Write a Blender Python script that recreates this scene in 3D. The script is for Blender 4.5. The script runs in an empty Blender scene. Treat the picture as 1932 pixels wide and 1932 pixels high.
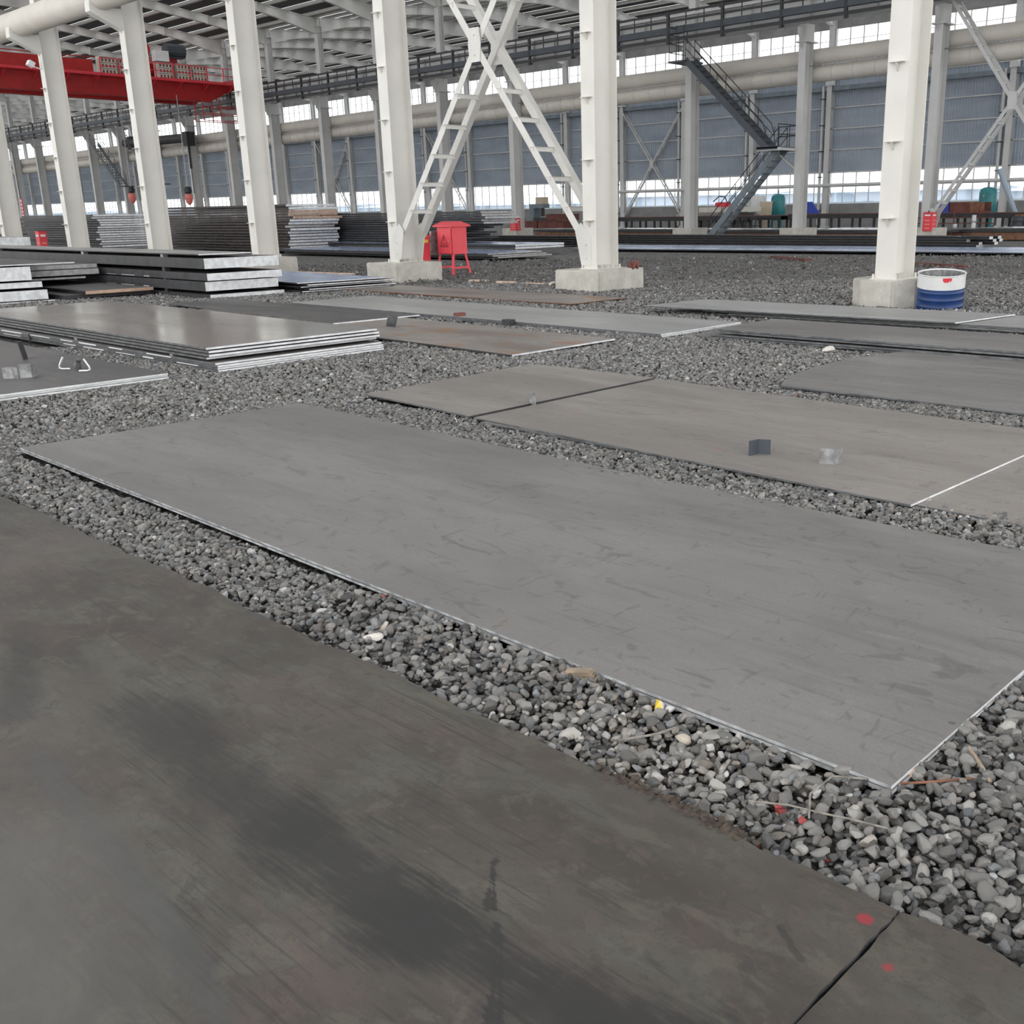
import bpy, math, random
import numpy as np
from mathutils import Vector, Matrix
random.seed(7); RNG = np.random.default_rng(11)
SC = bpy.context.scene
COL = SC.collection
PI = math.pi

# ---------------------------------------------------------------- camera
FPX, CX = 1928.79, 1115.212
YAW, PIT, ROL = math.radians(42.59520843), math.radians(16.47923792), math.radians(0.9573226)
EYE = Vector((0, 0, 1.6))
fw = Vector((math.cos(PIT)*math.cos(YAW), math.cos(PIT)*math.sin(YAW), -math.sin(PIT)))
r0 = Vector((math.sin(YAW), -math.cos(YAW), 0)); d0 = fw.cross(r0)
rt = math.cos(ROL)*r0 + math.sin(ROL)*d0
dn = -math.sin(ROL)*r0 + math.cos(ROL)*d0
cam = bpy.data.cameras.new('camera')
cam.sensor_fit = 'HORIZONTAL'; cam.sensor_width = 36.0
cam.lens = FPX/1932*36; cam.shift_x = (966-CX)/1932; cam.clip_end = 2000; cam.clip_start = .05
camo = bpy.data.objects.new('camera', cam); COL.objects.link(camo)
camo.matrix_world = Matrix(((rt.x, -dn.x, -fw.x, EYE.x), (rt.y, -dn.y, -fw.y, EYE.y), (rt.z, -dn.z, -fw.z, EYE.z), (0, 0, 0, 1)))
SC.camera = camo

# ---------------------------------------------------------------- daylight: an even overcast sky; the hall is open on the camera's side
W = bpy.data.worlds.new('overcast'); SC.world = W; W.use_nodes = True
bg = W.node_tree.nodes['Background']
bg.inputs['Color'].default_value = (1, .99, .97, 1)
bg.inputs['Strength'].default_value = 1.0
SC.view_settings.view_transform = 'Standard'; SC.view_settings.look = 'None'
SC.view_settings.gamma = 1; SC.view_settings.use_curve_mapping = False
SC.view_settings.exposure = 1.42
try:
    SC.cycles.max_bounces = 8; SC.cycles.diffuse_bounces = 4; SC.cycles.glossy_bounces = 3
    SC.cycles.transparent_max_bounces = 16; SC.cycles.sample_clamp_indirect = 6
except Exception: pass

# ---------------------------------------------------------------- helpers
BASE = {}
class MB:
    """collects shapes, then links them as one mesh object"""
    def __init__(s): s.v = []; s.f = []; s.m = []
    def add(s, vs, fs, m=0):
        o = len(s.v); s.v += [tuple(p) for p in vs]
        for f in fs: s.f.append(tuple(i+o for i in f)); s.m.append(m)
        return s
    def box(s, x0, x1, y0, y1, z0, z1, m=0):
        vs = [(x, y, z) for z in (z0, z1) for y in (y0, y1) for x in (x0, x1)]
        return s.add(vs, [(0, 2, 3, 1), (4, 5, 7, 6), (0, 1, 5, 4), (2, 6, 7, 3), (0, 4, 6, 2), (1, 3, 7, 5)], m)
    def obox(s, c, sx, sy, sz, mat, m=0):
        vs = [Vector(c) + mat @ Vector((x*sx/2, y*sy/2, z*sz/2)) for z in (-1, 1) for y in (-1, 1) for x in (-1, 1)]
        return s.add(vs, [(0, 2, 3, 1), (4, 5, 7, 6), (0, 1, 5, 4), (2, 6, 7, 3), (0, 4, 6, 2), (1, 3, 7, 5)], m)
    def bar(s, a, b, w, h, up=(0, 0, 1), m=0):
        a = Vector(a); b = Vector(b); t = (b-a).normalized(); u = Vector(up)
        sd = t.cross(u)
        if sd.length < 1e-4: sd = t.cross(Vector((1, 0, 0)))
        sd.normalize(); u = sd.cross(t).normalized()
        vs = []
        for p in (a, b):
            for i, j in ((-1, -1), (1, -1), (1, 1), (-1, 1)): vs.append(p + sd*(i*w/2) + u*(j*h/2))
        return s.add(vs, [(3, 2, 1, 0), (4, 5, 6, 7), (0, 1, 5, 4), (1, 2, 6, 5), (2, 3, 7, 6), (3, 0, 4, 7)], m)
    def angle(s, a, b, w, t=.012, up=(0, 0, 1), flip=1, m=0):
        """an L-section"""
        a = Vector(a); b = Vector(b); d = (b-a).normalized(); sd = d.cross(Vector(up)).normalized(); u = sd.cross(d).normalized()
        s.bar(a, b, w, t, u, m); s.bar(a+sd*(flip*w/2)+u*(w/2), b+sd*(flip*w/2)+u*(w/2), t, w, u, m); return s
    def cyl(s, a, b, r, n=12, r2=None, m=0, cap=True):
        a = Vector(a); b = Vector(b); r2 = r if r2 is None else r2
        t = (b-a).normalized(); x = t.orthogonal().normalized(); y = t.cross(x); vs = []
        for p, q in ((a, r), (b, r2)):
            for i in range(n):
                g = 2*PI*i/n; vs.append(p + x*(q*math.cos(g)) + y*(q*math.sin(g)))
        fs = [(i, (i+1) % n, n+(i+1) % n, n+i) for i in range(n)]
        if cap: fs += [tuple(range(n-1, -1, -1)), tuple(range(n, 2*n))]
        return s.add(vs, fs, m)
    def tube(s, pts, r, n=6, m=0):
        pts = [Vector(p) for p in pts]; vs = []; prev = None
        for k, p in enumerate(pts):
            t = (pts[min(k+1, len(pts)-1)] - pts[max(k-1, 0)]).normalized()
            x = t.orthogonal().normalized() if prev is None else (prev - t*prev.dot(t)).normalized()
            prev = x; y = t.cross(x)
            for i in range(n):
                g = 2*PI*i/n; vs.append(p + x*(r*math.cos(g)) + y*(r*math.sin(g)))
        fs = []
        for k in range(len(pts)-1):
            for i in range(n):
                j = (i+1) % n; fs.append((k*n+i, k*n+j, (k+1)*n+j, (k+1)*n+i))
        fs += [tuple(range(n-1, -1, -1)), tuple(range((len(pts)-1)*n, len(pts)*n))]
        return s.add(vs, fs, m)
    def lathe(s, prof, c=(0, 0, 0), n=24, m=0, rot=None):
        vs = []
        for r, z in prof:
            for i in range(n):
                g = 2*PI*i/n; p = Vector((r*math.cos(g), r*math.sin(g), z))
                if rot is not None: p = rot @ p
                vs.append(p + Vector(c))
        fs = []
        for k in range(len(prof)-1):
            for i in range(n):
                j = (i+1) % n; fs.append((k*n+i, k*n+j, (k+1)*n+j, (k+1)*n+i))
        return s.add(vs, fs, m)
    def prism(s, poly, a, b, m=0):
        """extrude the 3-D polygon by vector from a to b"""
        a = Vector(a); b = Vector(b); n = len(poly)
        vs = [Vector(p)+a for p in poly] + [Vector(p)+b for p in poly]
        fs = [tuple(range(n-1, -1, -1)), tuple(range(n, 2*n))] + [(i, (i+1) % n, n+(i+1) % n, n+i) for i in range(n)]
        return s.add(vs, fs, m)
    def mesh(s, name, mats, off=(0, 0, 0), smooth=False, fixn=True):
        me = bpy.data.meshes.new(name); o = Vector(off)
        me.from_pydata([tuple(Vector(p)-o) for p in s.v], [], s.f)
        for mt in (mats if isinstance(mats, (list, tuple)) else [mats]): me.materials.append(mt)
        me.polygons.foreach_set('material_index', s.m)
        if smooth: me.polygons.foreach_set('use_smooth', [True]*len(s.f))
        me.update()
        if fixn:
            import bmesh
            b = bmesh.new(); b.from_mesh(me); bmesh.ops.recalc_face_normals(b, faces=b.faces); b.to_mesh(me); b.free()
        if smooth:
            try: me.set_sharp_from_angle(angle=math.radians(40))
            except Exception: pass
        return me
    def build(s, name, mats, parent=None, at=None, smooth=False):
        """shapes given in the parent's own coordinates; a top-level object may sit at `at`"""
        off = at if (at is not None and parent is None) else (0, 0, 0)
        o = bpy.data.objects.new(name, s.mesh(name, mats, off, smooth)); COL.objects.link(o)
        if parent is not None: o.parent = parent
        elif at is not None: o.location = at
        return o
def tag(o, label=None, cat=None, group=None, kind=None):
    if label: o['label'] = label
    if cat: o['category'] = cat
    if group: o['group'] = group
    if kind: o['kind'] = kind
    return o
def thing(name, loc, label, cat, group=None, rz=0):
    o = bpy.data.objects.new(name, None); COL.objects.link(o); o.location = loc; o.rotation_euler = (0, 0, rz)
    o.empty_display_size = .2
    return tag(o, label, cat, group)
def inst(name, me, parent=None, loc=(0, 0, 0), rot=(0, 0, 0)):
    o = bpy.data.objects.new(name, me); COL.objects.link(o); o.location = loc; o.rotation_euler = rot
    if parent is not None: o.parent = parent
    return o
def dup(src, parent=None):
    c = src.copy(); COL.objects.link(c)
    if parent is not None: c.parent = parent
    for ch in list(src.children): dup(ch, c)
    return c
ORD = ['topmost', 'second from the top', 'third from the top', 'fourth from the top', 'fifth from the top', 'sixth from the top', 'seventh from the top', 'eighth from the top', 'ninth from the top', 'tenth from the top', 'eleventh from the top', 'twelfth from the top', 'thirteenth from the top', 'fourteenth from the top', 'fifteenth from the top', 'sixteenth from the top', 'seventeenth from the top', 'eighteenth from the top', 'nineteenth from the top', 'twentieth from the top', 'twenty-first from the top', 'twenty-second from the top', 'twenty-third from the top', 'twenty-fourth from the top']
NTH = ['first', 'second', 'third', 'fourth', 'fifth', 'sixth', 'seventh', 'eighth', 'ninth', 'tenth', 'eleventh', 'twelfth', 'thirteenth', 'fourteenth', 'fifteenth', 'sixteenth', 'seventeenth', 'eighteenth']

# ---------------------------------------------------------------- materials
class NT:
    def __init__(s, name):
        s.mat = bpy.data.materials.new(name); s.mat.use_nodes = True; s.t = s.mat.node_tree; s.n = s.t.nodes
        s.b = s.n['Principled BSDF']; s.out = s.n['Material Output']
    def new(s, typ, **kw):
        k = s.n.new(typ)
        for a, v in kw.items(): setattr(k, a, v)
        return k
    def link(s, a, b): s.t.links.new(a, b)
    def val(s, sock, v):
        if hasattr(v, 'is_linked') or isinstance(v, bpy.types.NodeSocket): s.link(v, sock)
        else: sock.default_value = v
    def math(s, op, a, b=0.0, clamp=False):
        k = s.new('ShaderNodeMath', operation=op, use_clamp=clamp); s.val(k.inputs[0], a); s.val(k.inputs[1], b); return k.outputs[0]
    def vmath(s, op, a, b=(0, 0, 0)):
        k = s.new('ShaderNodeVectorMath', operation=op); s.val(k.inputs[0], a); s.val(k.inputs[1], b); return k.outputs[0]
    def noise(s, vec, scale, detail=4, rough=.55, dist=0):
        k = s.new('ShaderNodeTexNoise'); s.link(vec, k.inputs['Vector'])
        k.inputs['Scale'].default_value = scale; k.inputs['Detail'].default_value = detail
        k.inputs['Roughness'].default_value = rough; k.inputs['Distortion'].default_value = dist
        return k.outputs['Fac']
    def ramp(s, f, a, b, va=0.0, vb=1.0):
        k = s.new('ShaderNodeMapRange', interpolation_type='SMOOTHSTEP'); s.link(f, k.inputs[0])
        for i, v in zip((1, 2, 3, 4), (a, b, va, vb)): k.inputs[i].default_value = v
        return k.outputs[0]
    def mix(s, f, a, b, mode='MIX'):
        k = s.new('ShaderNodeMix', data_type='RGBA', blend_type=mode); s.val(k.inputs[0], f)
        for i, v in ((6, a), (7, b)):
            if isinstance(v, tuple): k.inputs[i].default_value = v if len(v) == 4 else v+(1,)
            else: s.link(v, k.inputs[i])
        return k.outputs[2]
    def objco(s, rnd=True):
        tc = s.new('ShaderNodeTexCoord'); v = tc.outputs['Object']
        if rnd:
            oi = s.new('ShaderNodeObjectInfo'); sc = s.math('MULTIPLY', oi.outputs['Random'], 40)
            v = s.vmath('ADD', v, sc)
        return v
    def pos(s): return s.new('ShaderNodeNewGeometry').outputs['Position']
    def scale(s, v, sx, sy, sz, rz=0):
        k = s.new('ShaderNodeMapping'); s.link(v, k.inputs[0]); k.inputs['Scale'].default_value = (sx, sy, sz); k.inputs['Rotation'].default_value = (0, 0, rz)
        return k.outputs[0]
    def bump(s, h, strength=.3, dist=.01):
        k = s.new('ShaderNodeBump'); s.link(h, k.inputs['Height']); k.inputs['Strength'].default_value = strength; k.inputs['Distance'].default_value = dist
        s.link(k.outputs[0], s.b.inputs['Normal'])
    def fin(s, col, rough=.6, metal=0.0, spec=.5):
        s.val(s.b.inputs['Base Color'], col if not isinstance(col, tuple) else (col if len(col) == 4 else col+(1,)))
        s.val(s.b.inputs['Roughness'], rough); s.b.inputs['Metallic'].default_value = metal
        s.b.inputs['Specular IOR Level'].default_value = spec
        return s.mat
def c3(c, k): return tuple(min(1, x*k) for x in c)
def simple(name, col, rough=.6, metal=0.0, var=.12, scale=3.0, spec=.5, bump=0):
    """plain painted or raw surface with a little tonal wear"""
    n = NT(name); v = n.objco(); f = n.noise(v, scale, 5)
    c = n.mix(n.ramp(f, .3, .7), c3(col, 1-var), c3(col, 1+var))
    if bump: n.bump(n.noise(v, scale*12, 3), bump)
    return n.fin(c, rough, metal, spec)
def plate_mat(name, a, b, rough=(.38, .55), rust=0.0, smear=.25, spec=.5, rustc=(.30, .13, .05), metal=.0):
    """mill scale steel: cloudy tone, long smears, boot scuffs, rust blooms"""
    n = NT(name); v = n.objco()
    big = n.noise(n.scale(v, 1, .35, 1), .9, 5, .6, .4)
    c = n.mix(n.ramp(big, .32, .68), a, b)
    sm = n.noise(n.scale(v, 5, .7, 1, .12), 1.2, 5, .6, .6)
    c = n.mix(n.ramp(sm, .50, .72, 0, smear), c, c3(a, .62))
    for sx, sy, rz, th, k in ((7, 3.0, .5, .62, 1.3), (4.5, 11, .2, .635, 1.2), (13, 6, 1.1, .64, 1.0)):
        sc = n.noise(n.scale(v, sx, sy, 1, rz), 1.0, 4, .5, 1.6)
        c = n.mix(n.ramp(sc, th, th+.05, 0, smear*k), c, c3(a, .55))
    ln = n.noise(n.scale(v, 40, 1.2, 1, .06), 1.0, 4, .55, .3)
    c = n.mix(n.ramp(ln, .56, .66, 0, smear*.8), c, c3(a, .72))
    fg = n.noise(v, 90, 3, .6)
    c = n.mix(n.ramp(fg, .35, .65, 0, .22), c, c3(a, .75))
    dust = n.noise(n.scale(v, 4, 2.0, 1, .9), 1.1, 6, .7, .8)
    c = n.mix(n.ramp(dust, .60, .75, 0, .35), c, c3(b, 1.35))
    if rust > 0:
        rr = n.noise(n.scale(v, 2.2, 1.1, 1), 1.3, 6, .65, .3)
        c = n.mix(n.ramp(rr, .72-.22*rust, .82-.18*rust, 0, .75), c, rustc)
    ro = n.ramp(big, .3, .7, rough[1], rough[0])
    n.bump(n.noise(v, 60, 3), .06, .004)
    return n.fin(c, ro, metal, spec)
M = {}
M['plate'] = plate_mat('mill_scale_steel', (.170, .162, .157), (.236, .226, .219), rough=(.40, .55), rust=.15, smear=.34)
M['plate_brown'] = plate_mat('brown_mill_scale_steel', (.205, .187, .174), (.288, .266, .248), rough=(.45, .6), rust=.34, smear=.3)
M['plate_dark'] = plate_mat('dark_mill_scale_steel', (0.083, 0.079, 0.079), (0.127, 0.121, 0.119), rough=(.45, .6), rust=.15)
M['plate_rust'] = plate_mat('rusty_mill_scale_steel', (.175, .155, .140), (.285, .258, .238), rough=(.42, .6), rust=.85, rustc=(.27, .13, .06))
M['plate_pale'] = plate_mat('pale_polished_steel', (.44, .425, .40), (.62, .605, .57), rough=(.13, .24), rust=.05, smear=.2, metal=.6)
M['plate_grey'] = plate_mat('grey_mill_scale_steel', (.30, .30, .293), (.39, .387, .377), rough=(.38, .5), rust=.1)
M['plate_blue'] = plate_mat('sky_tinted_steel', (0.420, 0.520, 0.740), (0.560, 0.670, 0.900), rough=(.2, .3), smear=.12, metal=.4)  # pale blue sky reflection painted into the base colour
M['cut'] = simple('bright_cut_edge', (.74, .76, .78), .42, .12, .16, 9)
M['mill_edge_light'] = simple('light_mill_edge', (.36, .375, .39), .4, .15, .45, 16)
M['brown_edge'] = simple('brown_black_edge', (.052, .044, .039), .65, 0, .35, 4)
M['cut_grey'] = simple('grey_cut_edge', (.46, .46, .46), .5, .1, .2, 9)
M['twig_grey'] = simple('grey_bark', (.23, .215, .19), .9, 0, .3, 30)
M['cabinet_red'] = simple('cabinet_red', (.86, .085, .11), .45, 0, .06, 3)
M['cut_rust'] = simple('rusted_cut_edge', (.55, .38, .28), .6, 0, .2, 6)
M['mill_edge'] = simple('dark_mill_edge', (.13, .137, .145), .4, .3, .35, 9)
M['mill_edge_rust'] = simple('rusty_mill_edge', (.20, .10, .06), .7, 0, .3, 5)
M['black_edge'] = simple('black_mill_edge', (.040, .041, .045), .6, 0, .3, 4)
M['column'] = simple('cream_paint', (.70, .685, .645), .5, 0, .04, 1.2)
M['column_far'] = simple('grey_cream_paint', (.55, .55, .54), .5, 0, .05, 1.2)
M['steel_white'] = simple('white_paint', (.66, .65, .62), .5, 0, .06, 2)
M['purlin'] = simple('galvanised_purlin', (.62, .61, .58), .5, 0, .06, 2)
M['roof'] = simple('dark_roof_sheet', (.06, .06, .063), .6, 0, .15, .5)
M['pipe'] = simple('beige_lagging', (.62, .585, .53), .6, 0, .06, 1.0)
M['black_steel'] = simple('black_paint', (.022, .023, .027), .5, 0, .2, 4)
M['blue_grey'] = simple('slate_paint', (.16, .195, .225), .5, 0, .15, 2)
M['slate_dark'] = simple('dark_slate_paint', (.05, .06, .075), .5, 0, .15, 2)
M['red'] = simple('red_paint', (.72, .04, .06), .45, 0, .12, 3)
M['red_dark'] = simple('crane_red', (.42, .012, .012), .5, 0, .15, 2)
M['red_brown'] = simple('red_oxide', (.15, .05, .04), .7, 0, .3, 2)
M['teal'] = simple('teal_paint', (.02, .20, .22), .35, 0, .15, 2)
M['blue'] = simple('drum_blue', (.010, .042, .16), .4, 0, .15, 5)
M['blue_tarp'] = simple('blue_tarpaulin', (.05, .09, .5), .6, 0, .15, 5)
M['white'] = simple('white_enamel', (.74, .75, .75), .45, 0, .06, 4)
M['yellow'] = simple('yellow_plastic', (.75, .55, .06), .5, 0, .1, 4)
M['wood'] = simple('weathered_wood', (.34, .27, .20), .85, 0, .25, 14, bump=.3)
M['wood_pale'] = simple('pale_wood', (.62, .47, .37), .8, 0, .15, 10)
M['rust'] = simple('rust', (.22, .10, .06), .85, 0, .35, 9, bump=.3)
M['rubber'] = simple('black_rubber', (.03, .03, .032), .7, 0, .2, 5)
M['galv'] = simple('bare_steel', (.30, .305, .31), .4, .4, .35, 14)
M['chrome'] = simple('bright_steel_rod', (.66, .68, .70), .3, .6, .15, 6)
M['tan'] = simple('tan_board', (.55, .46, .34), .8, 0, .1, 5)
M['ink'] = simple('dark_print', (.09, .015, .02), .6, 0, .1, 5)
M['cream'] = simple('cream_machine_paint', (.62, .61, .54), .5, 0, .1, 3)
M['lamp_red'] = simple('hook_block_pink', (.75, .20, .17), .5, 0, .1, 3)
M['lichen'] = simple('dead_moss', (.075, .058, .045), .95, 0, .4, 30, bump=.6)
M['paper'] = simple('scrap_paper', (.75, .73, .70), .8, 0, .1, 9)
def concrete():
    n = NT('pedestal_concrete'); v = n.objco(); f = n.noise(v, 3, 6, .65); g = n.noise(v, 28, 3)
    c = n.mix(n.ramp(f, .3, .7), (.46, .445, .40), (.62, .60, .55))
    c = n.mix(n.ramp(g, .62, .72, 0, .5), c, (.30, .29, .26))
    n.bump(n.noise(v, 40, 4), .25, .01); return n.fin(c, .9)
M['concrete'] = concrete()
M['dado'] = simple('grey_concrete_dado', (.25, .25, .245), .9, 0, .15, 1.2)
M['asphalt'] = simple('outside_yard', (.55, .56, .57), .9, 0, .05, .2)
M['far_blue'] = simple('pale_blue_cladding', (.36, .44, .52), .7, 0, .08, .15)
def cladding():
    n = NT('blue_grey_cladding'); v = n.pos()
    c = n.mix(n.ramp(n.noise(n.scale(v, 1, .5, 2), .5, 4), .3, .7), (.27, .31, .365), (.34, .385, .44))
    return n.fin(c, .5)
M['clad'] = cladding()
def glass():
    n = NT('window_glass'); n.n.remove(n.b)
    tr = n.new('ShaderNodeBsdfTransparent'); tr.inputs[0].default_value = (.95, .97, 1, 1)
    gl = n.new('ShaderNodeBsdfGlossy'); gl.inputs['Roughness'].default_value = .05
    mx = n.new('ShaderNodeMixShader'); mx.inputs[0].default_value = .06
    n.link(tr.outputs[0], mx.inputs[1]); n.link(gl.outputs[0], mx.inputs[2]); n.link(mx.outputs[0], n.out.inputs[0]); return n.mat
M['glass'] = glass()
def gravel_ground(far=False):
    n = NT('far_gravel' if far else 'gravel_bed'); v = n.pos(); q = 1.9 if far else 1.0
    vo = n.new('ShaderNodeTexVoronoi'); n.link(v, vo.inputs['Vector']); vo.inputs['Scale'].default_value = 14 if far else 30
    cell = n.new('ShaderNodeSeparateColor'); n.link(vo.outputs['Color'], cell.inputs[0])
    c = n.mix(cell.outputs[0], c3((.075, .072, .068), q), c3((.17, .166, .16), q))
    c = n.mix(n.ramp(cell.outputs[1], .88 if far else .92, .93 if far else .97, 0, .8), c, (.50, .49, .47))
    c = n.mix(n.ramp(vo.outputs['Distance'], .35, .62, 0, .5 if far else .9), c, (.035, .033, .032) if far else (.018, .017, .016))  # near-black between the cells stands in for shade between stones
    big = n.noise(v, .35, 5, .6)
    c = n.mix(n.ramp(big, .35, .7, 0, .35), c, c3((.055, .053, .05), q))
    n.bump(n.math('SUBTRACT', 1.0, vo.outputs['Distance']), .9, .03)
    return n.fin(c, .9, 0, .3)
M['gravel'] = gravel_ground(); M['gravel_far'] = gravel_ground(True)
def stones(single):
    n = NT('stone_single' if single else 'stones'); v = n.objco(single)
    if single:
        r = n.new('ShaderNodeObjectInfo').outputs['Random']
        c = n.mix(n.ramp(r, 0, .9), (.11, .108, .103), (.25, .245, .235)); c = n.mix(n.ramp(r, .9, 1), c, (.42, .41, .38))
    else:
        at = n.new('ShaderNodeAttribute'); at.attribute_name = 'tint'; c = at.outputs['Color']
    f = n.noise(v, 55, 3); c = n.mix(n.ramp(f, .3, .7, 0, .5), c, n.mix(.5, c, (.08, .078, .075)))
    return n.fin(c, .75, 0, .35)
M['stone'] = stones(True); M['stones'] = stones(False)

def floor_plate():
    """the big worn floor plate: brown patina, long scrapes, dark tyre and drag marks, red paint dots"""
    n = NT('worn_floor_plate'); v = n.pos()
    sep = n.new('ShaderNodeSeparateXYZ'); n.link(v, sep.inputs[0]); X, Y = sep.outputs[0], sep.outputs[1]
    big = n.noise(n.scale(v, 1.6, .8, 1), 1.1, 7, .62, .5)
    c = n.mix(n.ramp(big, .33, .66), (.054, .047, .041), (.086, .076, .067))
    gr = n.noise(n.scale(v, 3, 1.4, 1, .3), 1.3, 6, .6, .6)
    c = n.mix(n.ramp(gr, .45, .7, 0, .6), c, (.105, .108, .085))
    rd = n.noise(n.scale(v, 2.2, 1.5, 1, 1.1), 1.2, 6, .6, .5)
    c = n.mix(n.ramp(rd, .5, .72, 0, .5), c, (.125, .088, .078))
    for sca, th, st, cc in ((7, .52, .55, (.108, .104, .080)), (11, .55, .6, (.050, .044, .04)), (17, .56, .5, (.112, .084, .072)), (38, .55, .45, (.055, .05, .045))):
        p_ = n.noise(n.scale(v, 1.25, .8, 1, .4), sca, 6, .65, .6)
        c = n.mix(n.ramp(p_, th, th+.1, 0, st), c, cc)
    for rz, sc, ly, st, th, ms in ((.08, 70, 1.6, .55, .60, 1.7), (.25, 95, 2.2, .6, .60, 2.3), (-.35, 60, 2.0, .6, .61, 1.9), (1.15, 80, 2.0, .6, .61, 2.6), (-.8, 75, 2.4, .5, .62, 2.2)):
        s_ = n.noise(n.scale(v, sc, ly, 1, rz), 1.0, 3, .5, .08); mk = n.ramp(n.noise(v, ms, 3, .5), .50, .62)
        c = n.mix(n.math('MULTIPLY', n.ramp(s_, th, th+.035, 0, st), mk), c, (.040, .038, .035))
    sp_ = n.noise(v, 130, 2, .6)
    c = n.mix(n.ramp(sp_, .58, .70, 0, .45), c, (.045, .042, .04))
    wn = n.noise(v, 4, 6, .65); wn2 = n.noise(n.scale(v, 60, 5, 1, .1), 1, 4, .6)
    def seg(p, q, w, soft=.5, wob=.06):
        dx, dy = q[0]-p[0], q[1]-p[1]; L2 = dx*dx+dy*dy
        ax = n.math('SUBTRACT', X, p[0]); ay = n.math('SUBTRACT', Y, p[1])
        t = n.math('DIVIDE', n.math('ADD', n.math('MULTIPLY', ax, dx), n.math('MULTIPLY', ay, dy)), L2, True)
        ex = n.math('SUBTRACT', ax, n.math('MULTIPLY', t, dx)); ey = n.math('SUBTRACT', ay, n.math('MULTIPLY', t, dy))
        d = n.math('SQRT', n.math('ADD', n.math('MULTIPLY', ex, ex), n.math('MULTIPLY', ey, ey)))
        d = n.math('ADD', d, n.math('MULTIPLY', n.math('SUBTRACT', wn, .5), wob*2))
        d = n.math('ADD', d, n.math('MULTIPLY', n.math('SUBTRACT', wn2, .5), wob*2.2))
        return n.ramp(d, w*(1-soft), w*(1+soft), 1, 0)
    for p, q, w, so, st, col, wob in FLOOR_MARKS:
        c = n.mix(n.math('MULTIPLY', seg(p, q, w, so, wob), st), c, col)
    ro = n.ramp(big, .3, .7, .6, .45)
    n.bump(n.noise(v, 45, 4), .12, .004)
    return n.fin(c, ro, 0, .5)
DK = (.030, .029, .028); GY = (.10, .10, .10); RD = (.30, .035, .05)
FLOOR_MARKS = [
    ((1.24, 3.2), (1.20, 2.2), .10, .8, .7, DK, .10), ((1.20, 2.2), (1.19, 1.68), .11, .7, .9, DK, .12), ((1.19, 1.68), (1.27, .9), .10, .7, .95, DK, .12),
    ((1.455, 1.69), (1.325, 1.57), .012, .4, .85, DK, .03), ((1.43, 1.665), (1.335, 1.555), .006, .4, .85, DK, .012), ((1.30, 1.51), (1.08, 1.29), .013, .4, .9, DK, .03), ((1.285, 1.48), (1.10, 1.285), .007, .4, .9, DK, .015),
    ((.90, 3.14), (.84, 2.52), .035, .6, .6, (.07, .07, .07), .02), ((.84, 2.52), (.79, 2.0), .035, .6, .7, (.065, .065, .065), .02), ((.79, 2.0), (.68, 1.5), .035, .6, .75, (.06, .06, .06), .02),
    ((.55, 2.6), (.35, 1.6), .26, .8, .6, (.125, .12, .113), .14), ((1.27, 4.28), (.96, 3.47), .06, .7, .5, DK, .04),
    ((1.87, .89), (1.871, .891), .018, .3, .9, RD, .01), ((1.77, .78), (1.771, .781), .012, .3, .7, RD, .01), ((1.99, 1.02), (1.991, 1.021), .012, .3, .5, RD, .01),
    ((1.55, .60), (1.553, .603), .01, .3, .6, RD, .01), ((1.66, .93), (1.72, 1.02), .008, .4, .6, DK, .01)]
M['floor_plate'] = floor_plate()
# ================================================================ the building
YS = [20.9 + 6.62*k for k in range(-6, 30)]         # column lines
Y1 = [8.05 + 6.57*k for k in range(7)]              # front row in view
YA, YB = -16.0, 214.0
X1, X2, X3 = 16.0, 45.0, 71.0

# floor: one big gravel bed
fl = MB(); nx = 1
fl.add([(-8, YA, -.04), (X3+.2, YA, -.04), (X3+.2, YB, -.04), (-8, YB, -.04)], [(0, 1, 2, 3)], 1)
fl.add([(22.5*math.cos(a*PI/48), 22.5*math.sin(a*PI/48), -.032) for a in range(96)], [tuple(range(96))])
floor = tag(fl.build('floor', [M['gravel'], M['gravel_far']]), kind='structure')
yd = MB(); yd.add([(X3+.4, -60, -.1), (600, -60, -.1), (600, 700, -.1), (X3+.4, 700, -.1)], [(0, 1, 2, 3)])
tag(yd.build('ground', M['asphalt']), kind='structure')
bb = MB()
yy = -40
while yy < 520:
    L = random.uniform(24, 46); h = random.uniform(2.7, 3.7); dx = random.uniform(0, 6)
    bb.box(150+dx, 168+dx, yy, yy+L, -.1, h); bb.add([(149+dx, yy-.3, h), (169+dx, yy-.3, h), (169+dx, yy+L+.3, h), (149+dx, yy+L+.3, h), (159+dx, yy-.3, h+.6), (159+dx, yy+L+.3, h+.6)], [(0, 3, 5, 4), (1, 4, 5, 2), (0, 4, 1), (3, 2, 5), (0, 1, 2, 3)])
    o = bb.build('outside_building', M['far_blue']); tag(o, kind='structure'); bb = MB(); yy += L+random.uniform(2, 8)

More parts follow.
